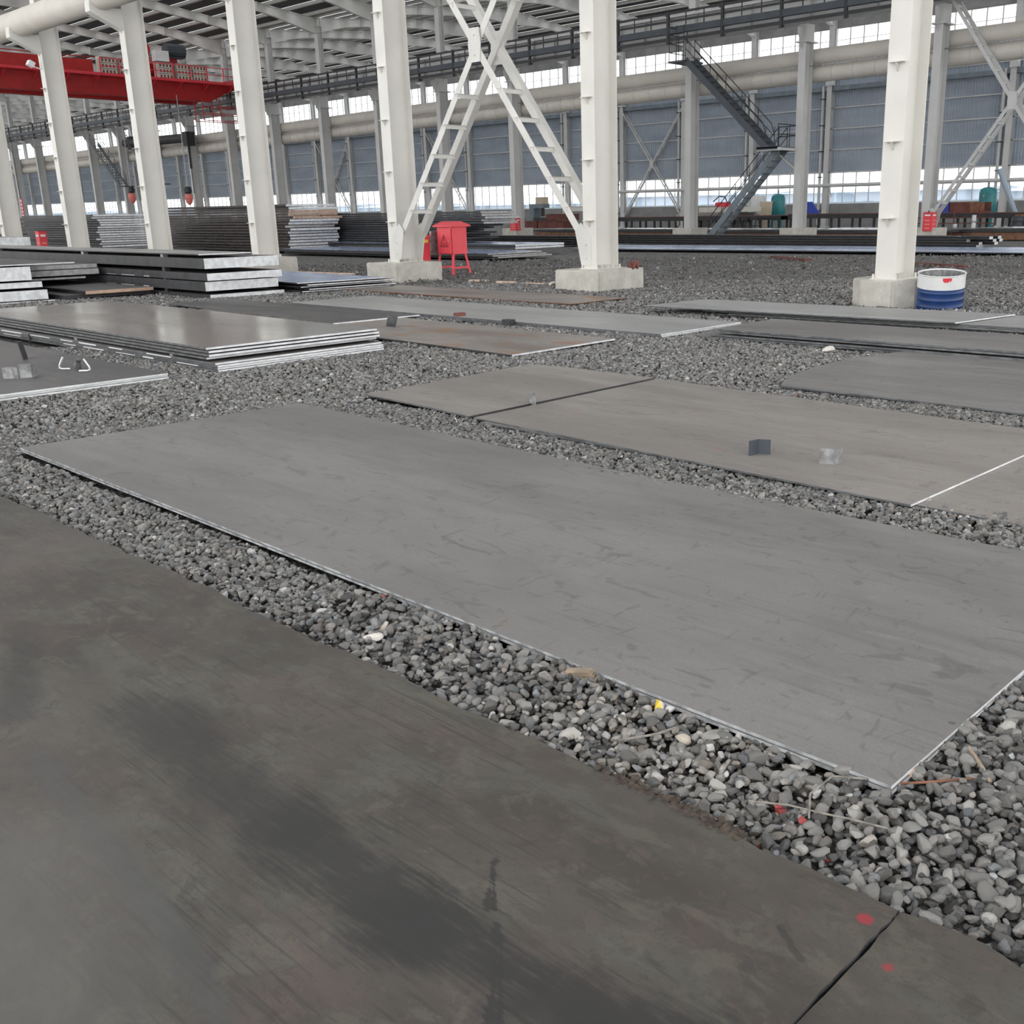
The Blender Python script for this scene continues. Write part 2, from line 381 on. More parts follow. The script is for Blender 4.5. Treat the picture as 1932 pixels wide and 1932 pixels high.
# ---- far wall
wl = MB(); wl.box(X3, X3+.25, YA, YB, -.1, 1.74); wl.box(X3, X3+.25, YA, YB, 13.75, 15.2)
wall = tag(wl.build('wall_far', [M['dado']]), kind='structure')
def corr_mesh(w, h, pitch=.21, d=.035):
    m = MB(); n = int(w/pitch); vs = []
    xs = []
    for i in range(n):
        a = i*pitch; xs += [(a, 0), (a+pitch*.35, 0), (a+pitch*.5, -d), (a+pitch*.85, -d)]
    xs.append((w, 0)); k = len(xs)
    vs = [(x, y, 0) for y, x in xs] + [(x, y, h) for y, x in xs]
    m.add(vs, [(i, i+1, k+i+1, k+i) for i in range(k-1)])
    return m.mesh('cladding_panel', M['clad'], fixn=False)
rows = [(3.98, 5.50), (5.55, 6.94), (6.99, 8.38), (8.43, 9.76), (9.81, 10.30)]
pm = [corr_mesh(6.62, b-a, .21 if True else .3) for a, b in rows]
for y in YS:
    for (a, b), me in zip(rows, pm): inst('cladding_panel', me, wall, (X3+.02, y, a))
for a, b in rows+[(10.36, 0)]:
    g = MB(); g.box(X3-.07, X3+.03, YA, YB, a-.06, a+.01); g.build('girt', M['column_far'], wall)
g = MB(); g.box(X3-.35, X3-.1, YA, YB, 9.55, 9.85); g.build('girt', M['blue_grey'], wall)
cm = MB(); cm.box(-.40, -.38, -.2, .2, 0, 14.8); cm.box(-.38, -.02, -.01, .01, 0, 14.8); cm.box(-.02, 0, -.2, .2, 0, 14.8); cm.box(-.5, .05, -.3, .3, -.1, .15)
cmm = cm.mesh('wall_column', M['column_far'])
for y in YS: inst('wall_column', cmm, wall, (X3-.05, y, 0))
cm = MB(); cm.box(-.5, -.02, -.26, .26, 9.9, 10.7)
cmm = cm.mesh('column_bracket', M['column_far'])
for y in YS: inst('column_bracket', cmm, wall, (X3-.05, y, 0))
dm = MB(); dm.cyl((-.2, 0, .2), (-.2, 0, 9.9), .11, 8)
for z in (1.2, 3.6, 5.4, 7.2, 9): dm.box(-.36, -.04, -.14, .14, z, z+.06, 1)
dmm = dm.mesh('downpipe', [M['column_far'], M['black_steel']])
for k, y in enumerate(YS): inst('downpipe', dmm, wall, (X3-.1, y+.55, 0))

# ---- windows: every bay a lower and an upper strip of panes
def win_parts(h, rail, n=6):
    w = 6.62-.30; pw = w/n; fr = MB()
    fr.box(0, .08, 0, w, 0, .05); fr.box(0, .08, 0, w, h-.05, h)
    fr.box(0, .08, 0, .05, .05, h-.05); fr.box(0, .08, w-.05, w, .05, h-.05)
    f = fr.mesh('window_frame', M['column_far'])
    mu = MB(); mu.box(.0, .07, -.035, .035, .05, h-.05); mu = mu.mesh('mullion', M['column_far'])
    rl = MB(); rl.box(.01, .06, .05, w-.05, rail-.02, rail+.02); rl = rl.mesh('transom', M['column_far'])
    p1 = MB(); p1.box(.03, .036, .03, pw-.03, .05, rail-.03); p1 = p1.mesh('pane', M['glass'])
    p2 = MB(); p2.box(.03, .036, .03, pw-.03, rail+.03, h-.05); p2 = p2.mesh('pane', M['glass'])
    pa = MB(); pa.box(.03, .036, .05, w-.05, .05, h-.05); pa = pa.mesh('pane', M['glass'])
    return w, pw, f, mu, rl, p1, p2, pa
WL = win_parts(2.17, 1.30); WU = win_parts(3.36, 2.55)
wn = 0
for k, y in enumerate(YS[:-1]):
    for z, (w, pw, f, mu, rl, p1, p2, pa) in ((1.77, WL), (10.38, WU)):
        wn += 1
        r_ = inst('window_%d' % wn, f, None, (X3+.05, y+.15, z)); tag(r_, kind='structure')
        inst('transom', rl, r_)
        for i in range(1, 6): inst('mullion', mu, r_, (0, i*pw, 0))
        if 12 < y < 80:
            for i in range(6): inst('pane', p1, r_, (0, i*pw, 0)); inst('pane', p2, r_, (0, i*pw, 0))
        else: inst('pane', pa, r_)

SKY_IN, SKY_OUT = .42, .60          # width of the glazed strip added beside each purlin to brighten the hall
# ---- roof: gabled bays, dark sheeting on pale purlins and tapered rafters
XR1, XR2 = 30.5, 58.0; ZV, ZR1, ZR2, ZE = 15.05, 16.7, 16.2, 14.95
rp = [(-13.0, ZV), (1.5, ZR1), (X1, ZV), (XR1, ZR1), (X2, ZV), (XR2, ZR2), (X3+.6, ZE)]
def zroof(x):
    for (xa, za), (xb, zb) in zip(rp[:-1], rp[1:]):
        if xa <= x <= xb: return za+(zb-za)*(x-xa)/(xb-xa)
rf = MB(); sky = []
def sheet(m, xa, xb):
    za, zb = zroof(xa), zroof(xb)
    m.add([(xa, YA, za), (xb, YA, zb), (xb, YB, zb), (xa, YB, za), (xa, YA, za+.04), (xb, YA, zb+.04), (xb, YB, zb+.04), (xa, YB, za+.04)],
          [(0, 1, 2, 3), (7, 6, 5, 4), (0, 4, 5, 1), (3, 2, 6, 7), (0, 3, 7, 4), (1, 5, 6, 2)])
px_ = []
for (xa, za), (xb, zb) in zip(rp[:-1], rp[1:]):
    n = 9; xs = [xa+.35+(xb-xa-.7)*i/n for i in range(n+1)]; px_ += xs
    gap = SKY_IN if xa > 10 else SKY_OUT
    sheet(rf, xa, xs[0]+.02)
    for i in range(n): sheet(rf, xs[i]+.05+gap, xs[i+1]+.02); sky.append((xs[i]+.05, xs[i]+.05+gap))
    sheet(rf, xs[-1]+.02, xb)
roof = tag(rf.build('ceiling', M['roof']), kind='structure')
for a_, b_ in sky:
    m = MB(); sheet(m, a_, b_); m.build('added_skylight', M['glass'], roof)
for x in px_:
    z = zroof(x); p = MB(); p.box(x-.11, x+.11, YA, YB, z-.24, z-.19); p.box(x+.03, x+.05, YA, YB, z-.22, z-.01); p.build('purlin', M['purlin'], roof)
def rafter(xa, xb):
    """tapered I section, deep at the knees"""
    m = MB(); n = 10
    top, bot = [], []
    for i in range(n+1):
        t = i/n; x = xa+(xb-xa)*t; z = zroof(min(max(x, X1), X3))-.26
        d = .95 if t in (0, 1) else 0
        e = min(t, 1-t); d = .50+.48*max(0, 1-e/.24) if (x < XR1+.1 or True) else .5
        s_ = abs(x-X2)/14 if abs(x-X2) < 14.6 else 1
        top.append((x, z)); bot.append((x, z-d))
    for (xa_, za), (xb_, zb) in zip(top[:-1], top[1:]): m.bar((xa_, 0, za), (xb_, 0, zb), .26, .03)
    for (xa_, za), (xb_, zb) in zip(bot[:-1], bot[1:]): m.bar((xa_, 0, za), (xb_, 0, zb), .26, .03)
    for i in range(n):
        a, b, c_, d_ = top[i], top[i+1], bot[i+1], bot[i]
        m.prism([(a[0], 0, a[1]), (b[0], 0, b[1]), (c_[0], 0, c_[1]), (d_[0], 0, d_[1])], (0, -.012, 0), (0, .012, 0))
    for i in (3, 7):
        m.box(top[i][0]-.02, top[i][0]+.02, -.15, .15, bot[i][1]-.05, top[i][1]+.03)
    return m.mesh('rafter', M['steel_white'])
rm = [rafter(X1+.4, XR1), rafter(XR1, X2+.1), rafter(X2+.1, XR2), rafter(XR2, X3-.1)]
# knees only at the columns: the ridge ends stay shallow
for y in YS:
    for me in rm: inst('rafter', me, roof, (0, y, 0))
fly = MB()
for x0 in (35, 39.5, 49, 53, 62, 66):
    z = zroof(x0)-.3
    fly.bar((x0, 0, z-.45), (x0, .55, z+.08), .05, .05)
flm = fly.mesh('fly_brace', M['steel_white'])
for y in YS: inst('fly_brace', flm, roof, (0, y, 0))
# gable wall at the far end
we = MB(); we.box(X1-8, X3+.5, YB, YB+.2, -.1, 17); tag(we.build('wall_end', M['clad']), kind='structure')

# ---- front row: H columns with climbing steps on concrete pedestals
def col_mesh(w, d, z0, z1, t=.022, mat='column', xo=0):
    m = MB(); m.box(xo, xo+t, -w/2, w/2, z0, z1); m.box(xo+t, xo+d-t, -.009, .009, z0, z1); m.box(xo+d-t, xo+d, -w/2, w/2, z0, z1); return m
m = col_mesh(.36, .68, .42, 9.6); sh1 = m.mesh('shaft', M['column'])
m = MB(); m.box(-.06, .74, -.24, .24, .40, .43)
for x, y in ((-.02, -.2), (.7, -.2), (-.02, .2), (.7, .2)): m.cyl((x, y, .42), (x, y, .50), .022, 8)
for x in (.16, .34, .52): m.box(x-.008, x+.008, -.2, -.01, .43, .50)
bp1 = m.mesh('base_plate', M['column'])
def pedestal_mesh(x0, x1, y0, y1, z, ch=.0, seed=1):
    import bmesh
    m = MB()
    if ch: poly = [(x0+ch, y0, 0), (x1, y0, 0), (x1, y1, 0), (x0+ch, y1, 0), (x0, y1-ch, 0), (x0, y0+ch, 0)]
    else: poly = [(x0, y0, 0), (x1, y0, 0), (x1, y1, 0), (x0, y1, 0)]
    m.prism(poly, (0, 0, -.15), (0, 0, z)); me = m.mesh('pedestal', M['concrete'])
    b = bmesh.new(); b.from_mesh(me); bmesh.ops.bevel(b, geom=b.edges[:], offset=.025, segments=2, affect='EDGES')
    bmesh.ops.subdivide_edges(b, edges=b.edges[:], cuts=2, use_grid_fill=True)
    rr = random.Random(seed)
    for v in b.verts: v.co += Vector((rr.uniform(-1, 1), rr.uniform(-1, 1), rr.uniform(-1, 1)))*.006
    b.to_mesh(me); b.free(); return me
m = MB(); m.add([(-.005, -.12, 0), (-.005, .12, 0), (-.10, .13, .012), (-.10, -.13, .012), (-.005, -.12, .012), (-.005, .12, .012), (-.10, .13, 0), (-.10, -.13, 0)],
               [(4, 5, 2, 3), (0, 7, 6, 1), (7, 3, 2, 6), (0, 4, 3, 7), (1, 6, 2, 5)])
m.prism([(-.004, 0, -.13), (-.004, 0, 0), (-.09, 0, 0)], (0, -.012, 0), (0, .012, 0))
st1 = m.mesh('step_bracket', M['column'])
m = MB(); m.prism([(0, 0, -.62), (0, 0, .0), (-.80, 0, -.02), (-.93, 0, .26), (-.97, 0, .0), (-.97, 0, -.16), (-.84, 0, -.24)], (0, -.16, 0), (0, .16, 0)); br1 = m.mesh('pipe_bracket', M['column'])
desc1 = ['white steel column on a chamfered pedestal beside the blue and white drum', 'white steel column on a square pedestal where the lattice brace ends at right',
         'white steel column with lattice brace gussets, beside the red electrical cabinet', 'white steel column rising behind the right ends of the thick slab stack',
         'white steel column behind the thick slabs, between the grey ended and the brown tall stacks', 'white steel column left of the tall grey ended plate stack', 'white steel column at the left picture edge behind white slab ends']
fcols = []
for k, y in enumerate(Y1):
    c = thing('steel_column', (X1, y, 0), desc1[k], 'column'); c['kind'] = 'thing'; fcols.append(c)
    inst('shaft', sh1, c); inst('base_plate', bp1, c)
    inst('pedestal', pedestal_mesh(-.20 if k == 0 else -.42, 1.0, -.53 if k == 0 else -.62, .62, .42, .28 if k == 0 else 0, k), c)
    for i in range(7): inst('step_bracket', st1, c, (0, 0, 1.38+1.17*i))
    if k >= 3: inst('pipe_bracket', br1, c, (0, 0, 7.8))
# upper part and crane girder of the front row
gm = MB(); gm.box(X1+.1, X1+.5, 3, 140, 9.6, 9.64); gm.box(X1+.29, X1+.31, 3, 140, 9.64, 10.86); gm.box(X1+.1, X1+.5, 3, 140, 10.86, 10.9); gm.box(X1+.26, X1+.34, 3, 140, 10.9, 11.02)
rw = thing('crane_runway', (0, 0, 0), 'cream crane girder carried on top of the front column row', 'girder')
gm.build('girder', M['column'], rw)
# big pipe along the front row
pp = MB(); pp.cyl((X1-.55, 25.2, 8.12), (X1-.55, 75, 8.12), .42, 28)
pt = thing('lagged_pipe', (0, 0, 0), 'thick cream pipe resting on brackets of the front columns, top left', 'pipe')
pp.build('pipe_run', M['pipe'], pt, smooth=True)
pp = MB(); pp.tube([(X1-.5, 47.4, 8.35), (X1-.5, 47.4, 9.0), (X1-.45, 47.35, 9.25), (X1-.2, 47.0, 9.42), (X1+.5, 46.2, 9.55)], .16, 10); pp.build('branch_pipe', M['pipe'], pt, smooth=True)
# ---- lattice braces: two planes of angles joined by short battens
def lattice(name, label, x0, x1, ya, yb, za, zb, mats, w=.14, bat=.62, kind=None, xcross=True):
    """X brace between two columns, bottom (z=za) at the columns, top at zb"""
    t = thing(name, ((x0+x1)/2, (ya+yb)/2, za), label, 'brace'); bx, by, bz = t.location
    def L(p): return (p[0]-bx, p[1]-by, p[2]-bz)
    zc = (za+zb)/2; yc = (ya+yb)/2
    for (y_0, y_1, sg) in ((ya, yb, 1), (yb, ya, -1)):
        for x, fp in ((x0, 1), (x1, -1)):
            xx = x + (0 if sg > 0 else .03*fp)
            m = MB(); m.angle(L((xx, y_0, za)), L((xx, y_1, zb)), w, .014, (1, 0, 0), fp); m.build('angle_leg', mats, t)
        n = int(math.hypot(y_1-y_0, zb-za)/bat)
        for i in range(1, n):
            f = i/n
            if abs(f-.5) < .04: continue
            y = y_0+(y_1-y_0)*f; z = za+(zb-za)*f
            m = MB(); m.box(x0-bx-.02, x1-bx+.02, y-by-.06, y-by+.06, z-bz-.006, z-bz+.006); m.box(x0-bx-.02, x1-bx+.02, y-by-.06, y-by-.048, z-bz-.09, z-bz); m.build('batten', mats, t)
    for x in (x0-.02, x1+.02):
        m = MB(); s = .34; m.prism([L((x, yc-.16, zc-s)), L((x, yc+.16, zc-s)), L((x, yc+.2, zc)), L((x, yc+.16, zc+s)), L((x, yc-.16, zc+s)), L((x, yc-.2, zc))], (-.008, 0, 0), (.008, 0, 0))
        for a in (-.2, .2): m.cyl(L((x-.03, yc, zc+a)), L((x+.03, yc, zc+a)), .02, 8)
        m.build('gusset_plate', mats, t)
        for y, sg in ((ya, 1), (yb, -1)):
            m = MB(); m.prism([L((x, y-.26*sg, za-.55)), L((x, y+.02*sg, za-.55)), L((x, y+.18*sg, za+.12)), L((x, y+.02*sg, za+.30)), L((x, y-.26*sg, za+.02))], (-.01, 0, 0), (.01, 0, 0))
            for a in (-.42, -.15):
                m.cyl(L((x-.03, y-.12*sg, za+a)), L((x+.03, y-.12*sg, za+a)), .022, 8)
            m.build('gusset_plate', mats, t)
    return t
lattice('lattice_brace', 'white crossed lattice brace between two front columns, battens like ladder rungs', X1+.02, X1+.64, Y1[1]+.22, Y1[2]-.26, 1.05, 9.0, M['steel_white'], .16, .72)
lattice('lattice_brace', 'pale crossed lattice brace of the second row beyond the drum column', X2+.03, X2+.62, 14.40, 20.62, 1.15, 10.1, M['column_far'], .14, .62)
for k, nm in ((11, 'grey crossed lattice brace on the far wall left of the slate staircase'), (15, 'grey crossed lattice brace on the far wall behind the black plate stack'), (18, 'far grey lattice brace on the wall above the ragged ended tallest stack'), (25, 'far grey lattice brace on the wall under the black crane boom')):
    y = YS[k]
    lattice('lattice_brace', nm, X3-.45, X3-.15, y+.15, y+6.45, 1.0, 9.4, M['column_far'], .12, .75)

# ---- second row: columns, crane girder with walkway, ducts
m = col_mesh(.38, .70, .56, 8.9, mat='column_far'); m.box(-.1, .9, -.3, .3, 8.9, 8.96); m.prism([(-.45, 0, 9.55), (0, 0, 9.55), (0, 0, 8.6), (-.45, 0, 9.3)], (0, -.01, 0), (0, .01, 0)); m.box(.0, .7, -.2, .2, 8.96, 9.7)
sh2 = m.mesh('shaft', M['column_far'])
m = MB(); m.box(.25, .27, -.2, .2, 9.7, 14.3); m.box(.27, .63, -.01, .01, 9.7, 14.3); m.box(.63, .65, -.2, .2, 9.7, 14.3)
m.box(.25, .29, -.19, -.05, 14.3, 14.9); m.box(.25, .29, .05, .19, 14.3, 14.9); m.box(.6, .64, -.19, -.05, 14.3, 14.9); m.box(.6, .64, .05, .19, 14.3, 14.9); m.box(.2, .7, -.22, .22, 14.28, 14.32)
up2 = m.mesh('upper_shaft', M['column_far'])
m = MB(); m.box(-.42, 1.0, -.62, .62, -.15, .58); pd2 = m.mesh('pedestal', M['concrete'])
d2 = {0: 'second row column just behind the drum column, fire box at its foot', 1: 'second row cream column carrying the landing of the slate staircase', 2: 'second row cream column at the top of the slate staircase',
      3: 'second row column hidden behind the square pedestal column', 4: 'second row column just right of the tall black stack with pale ends'}
for k, y in enumerate(YS[6:24]):
    lab = d2.get(k, 'grey second row column, %s along to the left of the stack with pale ends' % NTH[k-5] if k > 4 else '')
    c = thing('steel_column', (X2, y, 0), lab, 'column', 'second row of columns'); c['kind'] = 'thing'
    inst('shaft', sh2, c); inst('upper_shaft', up2, c); inst('pedestal', pd2, c)
g0, g1 = 4.0, 190.0
rw = thing('crane_runway', (X2, 0, 0), 'long crane girder on the second row with black railed walkway', 'girder')
m = MB(); m.box(.05, .55, g0, g1, 9.72, 9.76); m.box(.28, .31, g0, g1, 9.76, 10.9); m.box(.05, .55, g0, g1, 10.9, 10.94); m.box(.26, .34, g0, g1, 10.94, 11.06)
y = g0
while y < g1: m.box(.08, .28, y-.01, y+.01, 9.76, 10.9); y += 1.655
m.build('girder', M['column_far'], rw)
m = MB(); m.box(-.85, .1, g0, g1, 10.12, 10.18); m.box(-.90, -.83, g0, g1, 9.98, 10.28); m.build('walkway_deck', M['slate_dark'], rw)
for z in (10.92, 10.55):
    m = MB(); m.bar((-.85, g0, z), (-.85, g1, z), .09, .09); m.build('handrail', M['black_steel'], rw)
m = MB(); m.bar((-.85, g0, 9.72), (-.85, g1, 9.72), .08, .13); m.bar((-.70, g0, 9.80), (-.70, g1, 9.80), .04, .05); m.build('conductor_rail', M['black_steel'], rw)
pm_ = MB(); pm_.box(-.91, -.80, -.07, .07, 9.5, 11.0); pm_.bar((-.85, 0, 9.6), (-.60, 0, 9.6), .05, .05)
for z in (9.72, 10.55, 10.85): pm_.bar((-.85, .02, z), (-.62, .35, z+.02), .05, .05); 
pmm = pm_.mesh('railing_post', M['black_steel'])
bm_ = MB(); bm_.bar((-.85, 0, 10.2), (-.85, 0, 10.92), .04, .04); bmm = bm_.mesh('baluster', M['black_steel'])
y = g0+1.0; i = 0
while y < g1-1:
    inst('railing_post', pmm, rw, (0, y, 0))
    if y < 120:
        for d in (1.1, 2.2): inst('baluster', bmm, rw, (0, y+d, 0))
    y += 3.31
# ducts between second row and wall
for nm, x, z, r, mt, lab, dz in (('lagged_pipe', X2+1.15, 8.10, .37, 'pipe', 'smooth beige lagged pipe running just below the upper windows', -.0074), ('insulated_duct', X2+1.15, 7.33, .38, 'pipe', 'beige jointed duct running below the smooth lagged pipe', -.0085)):
    t = thing(nm, (x, 60, z), lab, 'pipe')
    m = MB(); m.cyl((0, -64, 64*-dz), (0, 130, 130*dz), r, 20); m.build('pipe_run', M[mt], t, smooth=True)
    if nm == 'insulated_duct':
        jm = MB(); jm.cyl((0, -.02, 0), (0, .02, 0), r+.012, 20); jmm = jm.mesh('joint_band', M['column_far'])
        for i in range(96): inst('joint_band', jmm, t, (0, -60+1.1*i, dz*(-60+1.1*i)))
m = MB(); m.bar((X2+.70, g0, 8.12), (X2+.70, 190, 6.6), .06, .06); m.build('cable_conduit', M['galv']); tag(bpy.data.objects['cable_conduit'], 'thin grey conduit between the lagged pipe and the jointed duct', 'conduit')
# service pipe in front of the lower windows
m = MB(); m.cyl((X3-.75, 21, 3.02), (X3-.75, 61, 3.02), .13, 10); t = thing('service_pipe', (0, 0, 0), 'grey service pipe crossing in front of the lower windows', 'pipe'); m.build('pipe_run', M['column_far'], t)
sm = MB(); sm.bar((X3-.75, 0, 3.0), (X3-.3, 0, 2.2), .06, .06); sm.bar((X3-.75, 0, 3.0), (X3-.2, 0, 3.0), .08, .08); smm = sm.mesh('pipe_support', M['column_far'])
for y in YS[7:12]: inst('pipe_support', smm, t, (0, y-.5, 0))

# ---- slate staircase on the second row
def flight(t, p0, p1, width, mat, n, wdir=(1, 0, 0)):
    p0 = Vector(p0); p1 = Vector(p1); wv = Vector(wdir)*width
    for o in (Vector((0, 0, 0)), wv):
        m = MB(); m.bar(p0+o, p1+o, .05, .30); m.build('stringer', mat, t)
    for i in range(1, n):
        q = p0+(p1-p0)*(i/n); m = MB(); m.obox(q+wv/2, width, .26, .03, Matrix.Identity(3)); m.build('tread', mat, t)
    for o in (Vector((0, 0, 0)), wv):
        up = Vector((0, 0, .95)); m = MB(); m.tube([p0+o+up*.6, p0+o+up+(p1-p0)*.04, p1+o+up], .022, 6); m.tube([p0+o+up*.55, p1+o+up*.55], .018, 6)
        m.build('handrail', M['black_steel'], t)
        for i in range(0, 6):
            q = p0+(p1-p0)*(i/5)+o; b = MB(); b.cyl(q, q+up, .018, 6); b.build('baluster', M['black_steel'], t)
def stair(xs, yb, yl, yt, label, zl=4.3, zt=8.6):
    t = thing('steel_staircase', (xs, yl, 0), label, 'staircase')
    flight(t, (-.1, yb-yl, .1), (-.1, -.35, zl), .75, M['blue_grey'], 15)
    flight(t, (-1.0, -.2, zl), (-1.0, yt-yl, zt), .75, M['slate_dark'], 16)
    m = MB(); m.box(-1.15, .8, -.95, .2, zl-.06, zl); m.box(-1.15, -1.1, -.95, .2, zl-.12, zl+.04); m.build('landing', M['slate_dark'], t)
    m = MB(); m.bar((-1.1, -1.1, zl-.1), (-1.1, .2, zl-.1), .06, .14); m.bar((.75, -1.1, zl-.1), (.75, .2, zl-.1), .06, .14); m.bar((-1.1, -1.0, zl-.1), (.75, -1.0, zl-.1), .06, .12); m.bar((-1.1, .15, zl-.1), (.75, .15, zl-.1), .06, .12); m.bar((.45, .15, zl-.12), (.45, -1.02, zl-1.0), .07, .07); m.build('landing_frame', M['column_far'], t)
    m = MB()
    for z in (zl+.55, zl+1.0): m.tube([(.78, .2, z), (.78, -.95, z), (-1.1, -.95, z)], .022, 6)
    for x, y in ((.78, .2), (.78, -.4), (.78, -.95), (-.1, -.95), (-1.1, -.95)): m.cyl((x, y, zl), (x, y, zl+1.0), .02, 6)
    m.build('landing_rail', M['black_steel'], t)
    m = MB(); m.box(-1.2, .4, yt-yl-.05, yt-yl+.95, zt-.08, zt); m.build('top_platform', M['slate_dark'], t)
    m = MB()
    for z in (zt+.4, zt+.8, zt+1.2, zt+1.55): m.tube([(-1.15, yt-yl+.0, z), (-1.15, yt-yl+.9, z), (.3, yt-yl+.9, z)], .02, 6)
    for x, y in ((-1.15, 0), (-1.15, .45), (-1.15, .9), (-.4, .9), (.3, .9)): m.cyl((x, yt-yl+y, zt), (x, yt-yl+y, zt+1.6), .02, 6)
    m.build('ladder_cage', M['black_steel'], t)
    return t
stair(X2-.35, 32.4, 28.7, 33.3, 'slate grey two flight staircase with landing fixed to the second row')
def dark_ladder(y0, z0, y1, z1, x, label):
    t = thing('steel_staircase', (x, y1, 0), label, 'staircase'); flight(t, (0, y0-y1, z0), (0, 0, z1), .7, M['slate_dark'], 16)
    m = MB(); m.box(-.2, .9, -1.0, .1, z1-.08, z1) if z1 < z0 else m.box(-.2, .9, -.1, 1.0, z1-.08, z1); m.build('landing', M['slate_dark'], t)
    return t
dark_ladder(104.6, 8.4, 99.6, 4.4, X2-.7, 'distant dark staircase seen between the two front columns nearest the left picture edge')
dark_ladder(97.2, 8.5, 92.4, 4.4, X2-.7, 'distant dark staircase beside the wall crane boom')
# black boom of a wall crane
t = thing('wall_crane', (X2-.5, 96.4, 8.05), 'black horizontal wall crane boom with a hanging hook, far left', 'crane')
m = MB(); m.cyl((0, 1.3, .0), (0, -10.2, -.15), .36, 12); m.cyl((0, 0, -.6), (0, 0, .5), .38, 12); m.box(-.35, .35, -10.9, -10.2, -.8, .3); m.build('boom', M['rubber'], t)
m = MB(); m.cyl((0, -10.4, -.8), (0, -10.4, -2.6), .10, 8); m.cyl((0, -10.4, -2.6), (0, -10.4, -4.6), .03, 6); m.build('hoist_cable', M['rubber'], t)
for x, y, z, lab in ((38.5, 84.6, 3.45, 'pink crane hook block hanging between the far columns, left of two'), (38.5, 75.3, 3.2, 'pink crane hook block hanging beside the boom, right of two')):
    t = thing('hook_block', (x, y, z), lab, 'hook'); m = MB(); m.lathe([(0, .5), (.2, .5), (.26, .3), (.26, .1), (.2, 0), (0, 0)], n=10); m.build('sheave_block', M['black_steel'], t)
    m = MB(); m.lathe([(0, 0), (.22, -.02), (.3, -.3), (.22, -.62), (.05, -.8), (0, -.8)], n=10); m.build('hook_body', M['lamp_red'], t)
    m = MB(); m.cyl((0, 0, .5), (0, 0, 6.8), .035, 6); m.build('hoist_cable', M['galv'], t)

# ---- red overhead travelling crane
cy = 77.0
t = thing('bridge_crane', (X1, cy, 0), 'red overhead travelling crane spanning the hall above the plate stacks', 'crane')
L0, L1 = .4, 28.6
for dy in (0, 2.6):
    m = MB(); m.prism([(L0, 0, 10.75), (L0+1.6, 0, 9.9), (L1-2.6, 0, 9.9), (L1-.9, 0, 10.75), (L1, 0, 10.75), (L1, 0, 11.25), (L0, 0, 11.25)], (0, dy-.3, 0), (0, dy+.3, 0)); m.box(L0+1.6, L1-2.6, dy-.36, dy+.36, 9.82, 9.92)
    m.build('main_girder', M['red_dark'], t)
m = MB(); m.box(L0+.5, 17.4, -.34, -.31, 11.25, 12.05); m.build('side_panel', M['red_dark'], t)
m = MB(); m.box(L0, L1-.2, -1.25, -.3, 11.0, 11.06); m.box(L0, L1-.2, -1.28, -1.22, 10.98, 11.16); m.build('walkway', M['red'], t)
bk = MB(); bk.bar((0, -1.2, 11.0), (0, -.32, 10.55), .06, .1); bk.bar((0, -1.2, 10.98), (0, -.3, 10.98), .06, .08); bkm = bk.mesh('walkway_bracket', M['red'])
for i in range(14): inst('walkway_bracket', bkm, t, (L0+1+i*2.0, 0, 0))
for z in (11.6, 12.1):
    m = MB(); m.bar((17.5, -1.25, z), (L1-.4, -1.25, z), .05, .05); m.build('handrail', M['red'], t)
m = MB(); m.bar((L0, .3, 12.3), (21, .3, 12.3), .06, .06); m.build('handrail', M['red_dark'], t)
po = MB(); po.bar((0, -1.25, 11), (0, -1.25, 12.1), .06, .06); pom = po.mesh('railing_post', M['red'])
for i in range(9): inst('railing_post', pom, t, (17.5+i*1.3, 0, 0))
rb_ = MB(); rb_.box(0, 1.1, 0, .7, 0, 1.15)
for zi in range(3):
    for xi in range(4): rb_.box(.10+xi*.25, .22+xi*.25, -.01, .0, .12+zi*.36, .3+zi*.36, 1)
for zi in range(4): rb_.box(-.02, 1.12, -.02, .0, .0+zi*.37, .03+zi*.37, 1)
rbm = rb_.mesh('resistor_box', [M['cream'], M['red_brown']])
for x, z in ((17.6, 11.06), (18.85, 11.06), (21.7, 11.06), (23.1, 11.06), (24.3, 11.06)): inst('resistor_box', rbm, t, (x, -1.1, z))
m = MB(); m.box(21.75, 22.7, -.9, -.2, 12.3, 13.0); m.build('control_cabinet', M['white'], t)
m = MB(); m.box(20.5, 24.6, .1, 2.6, 11.5, 12.2); m.box(22.6, 23.9, .3, 2.2, 12.2, 12.9); m.cyl((21.5, .5, 13.2), (21.5, 2.2, 13.2), .55, 14); m.build('trolley', M['red_dark'], t)
m = MB(); m.cyl((23.0, .2, 13.2), (24.4, .2, 13.2), .48, 14); m.box(23.1, 24.3, 0, .5, 12.7, 13.0); m.build('hoist_motor', M['slate_dark'], t)
m = MB(); m.cyl((20.0, .4, 12.6), (20.9, .4, 12.6), .35, 12); m.box(20.2, 20.8, .2, .6, 12.1, 12.4); m.build('brake_motor', M['black_steel'], t)
m = MB(); m.cyl((21.9, 1.2, 11.4), (21.9, 1.2, 8.9), .12, 8); m.box(21.6, 22.2, 1.0, 1.4, 8.6, 9.3); m.build('hoist_drop', M['black_steel'], t)
m = MB(); m.box(L1-.5, L1+.3, -1.6, 4.2, 11.06, 11.55); m.box(L1-.3, L1+.1, -1.5, -1.1, 11.5, 12.2); m.build('end_carriage', M['red_dark'], t)
m = MB()
for x in (24.8, 26.2, 28.2):
    for y_ in (-1.0, .2): m.cyl((x, y_, 10.0), (x, y_, 7.95+.5), .04, 6)
for z in (8.45, 8.95, 9.45):
    m.bar((24.8, -1.0, z), (28.2, -1.0, z), .05, .05); m.bar((24.8, .2, z), (28.2, .2, z), .05, .05)
m.build('cage', M['red_dark'], t)

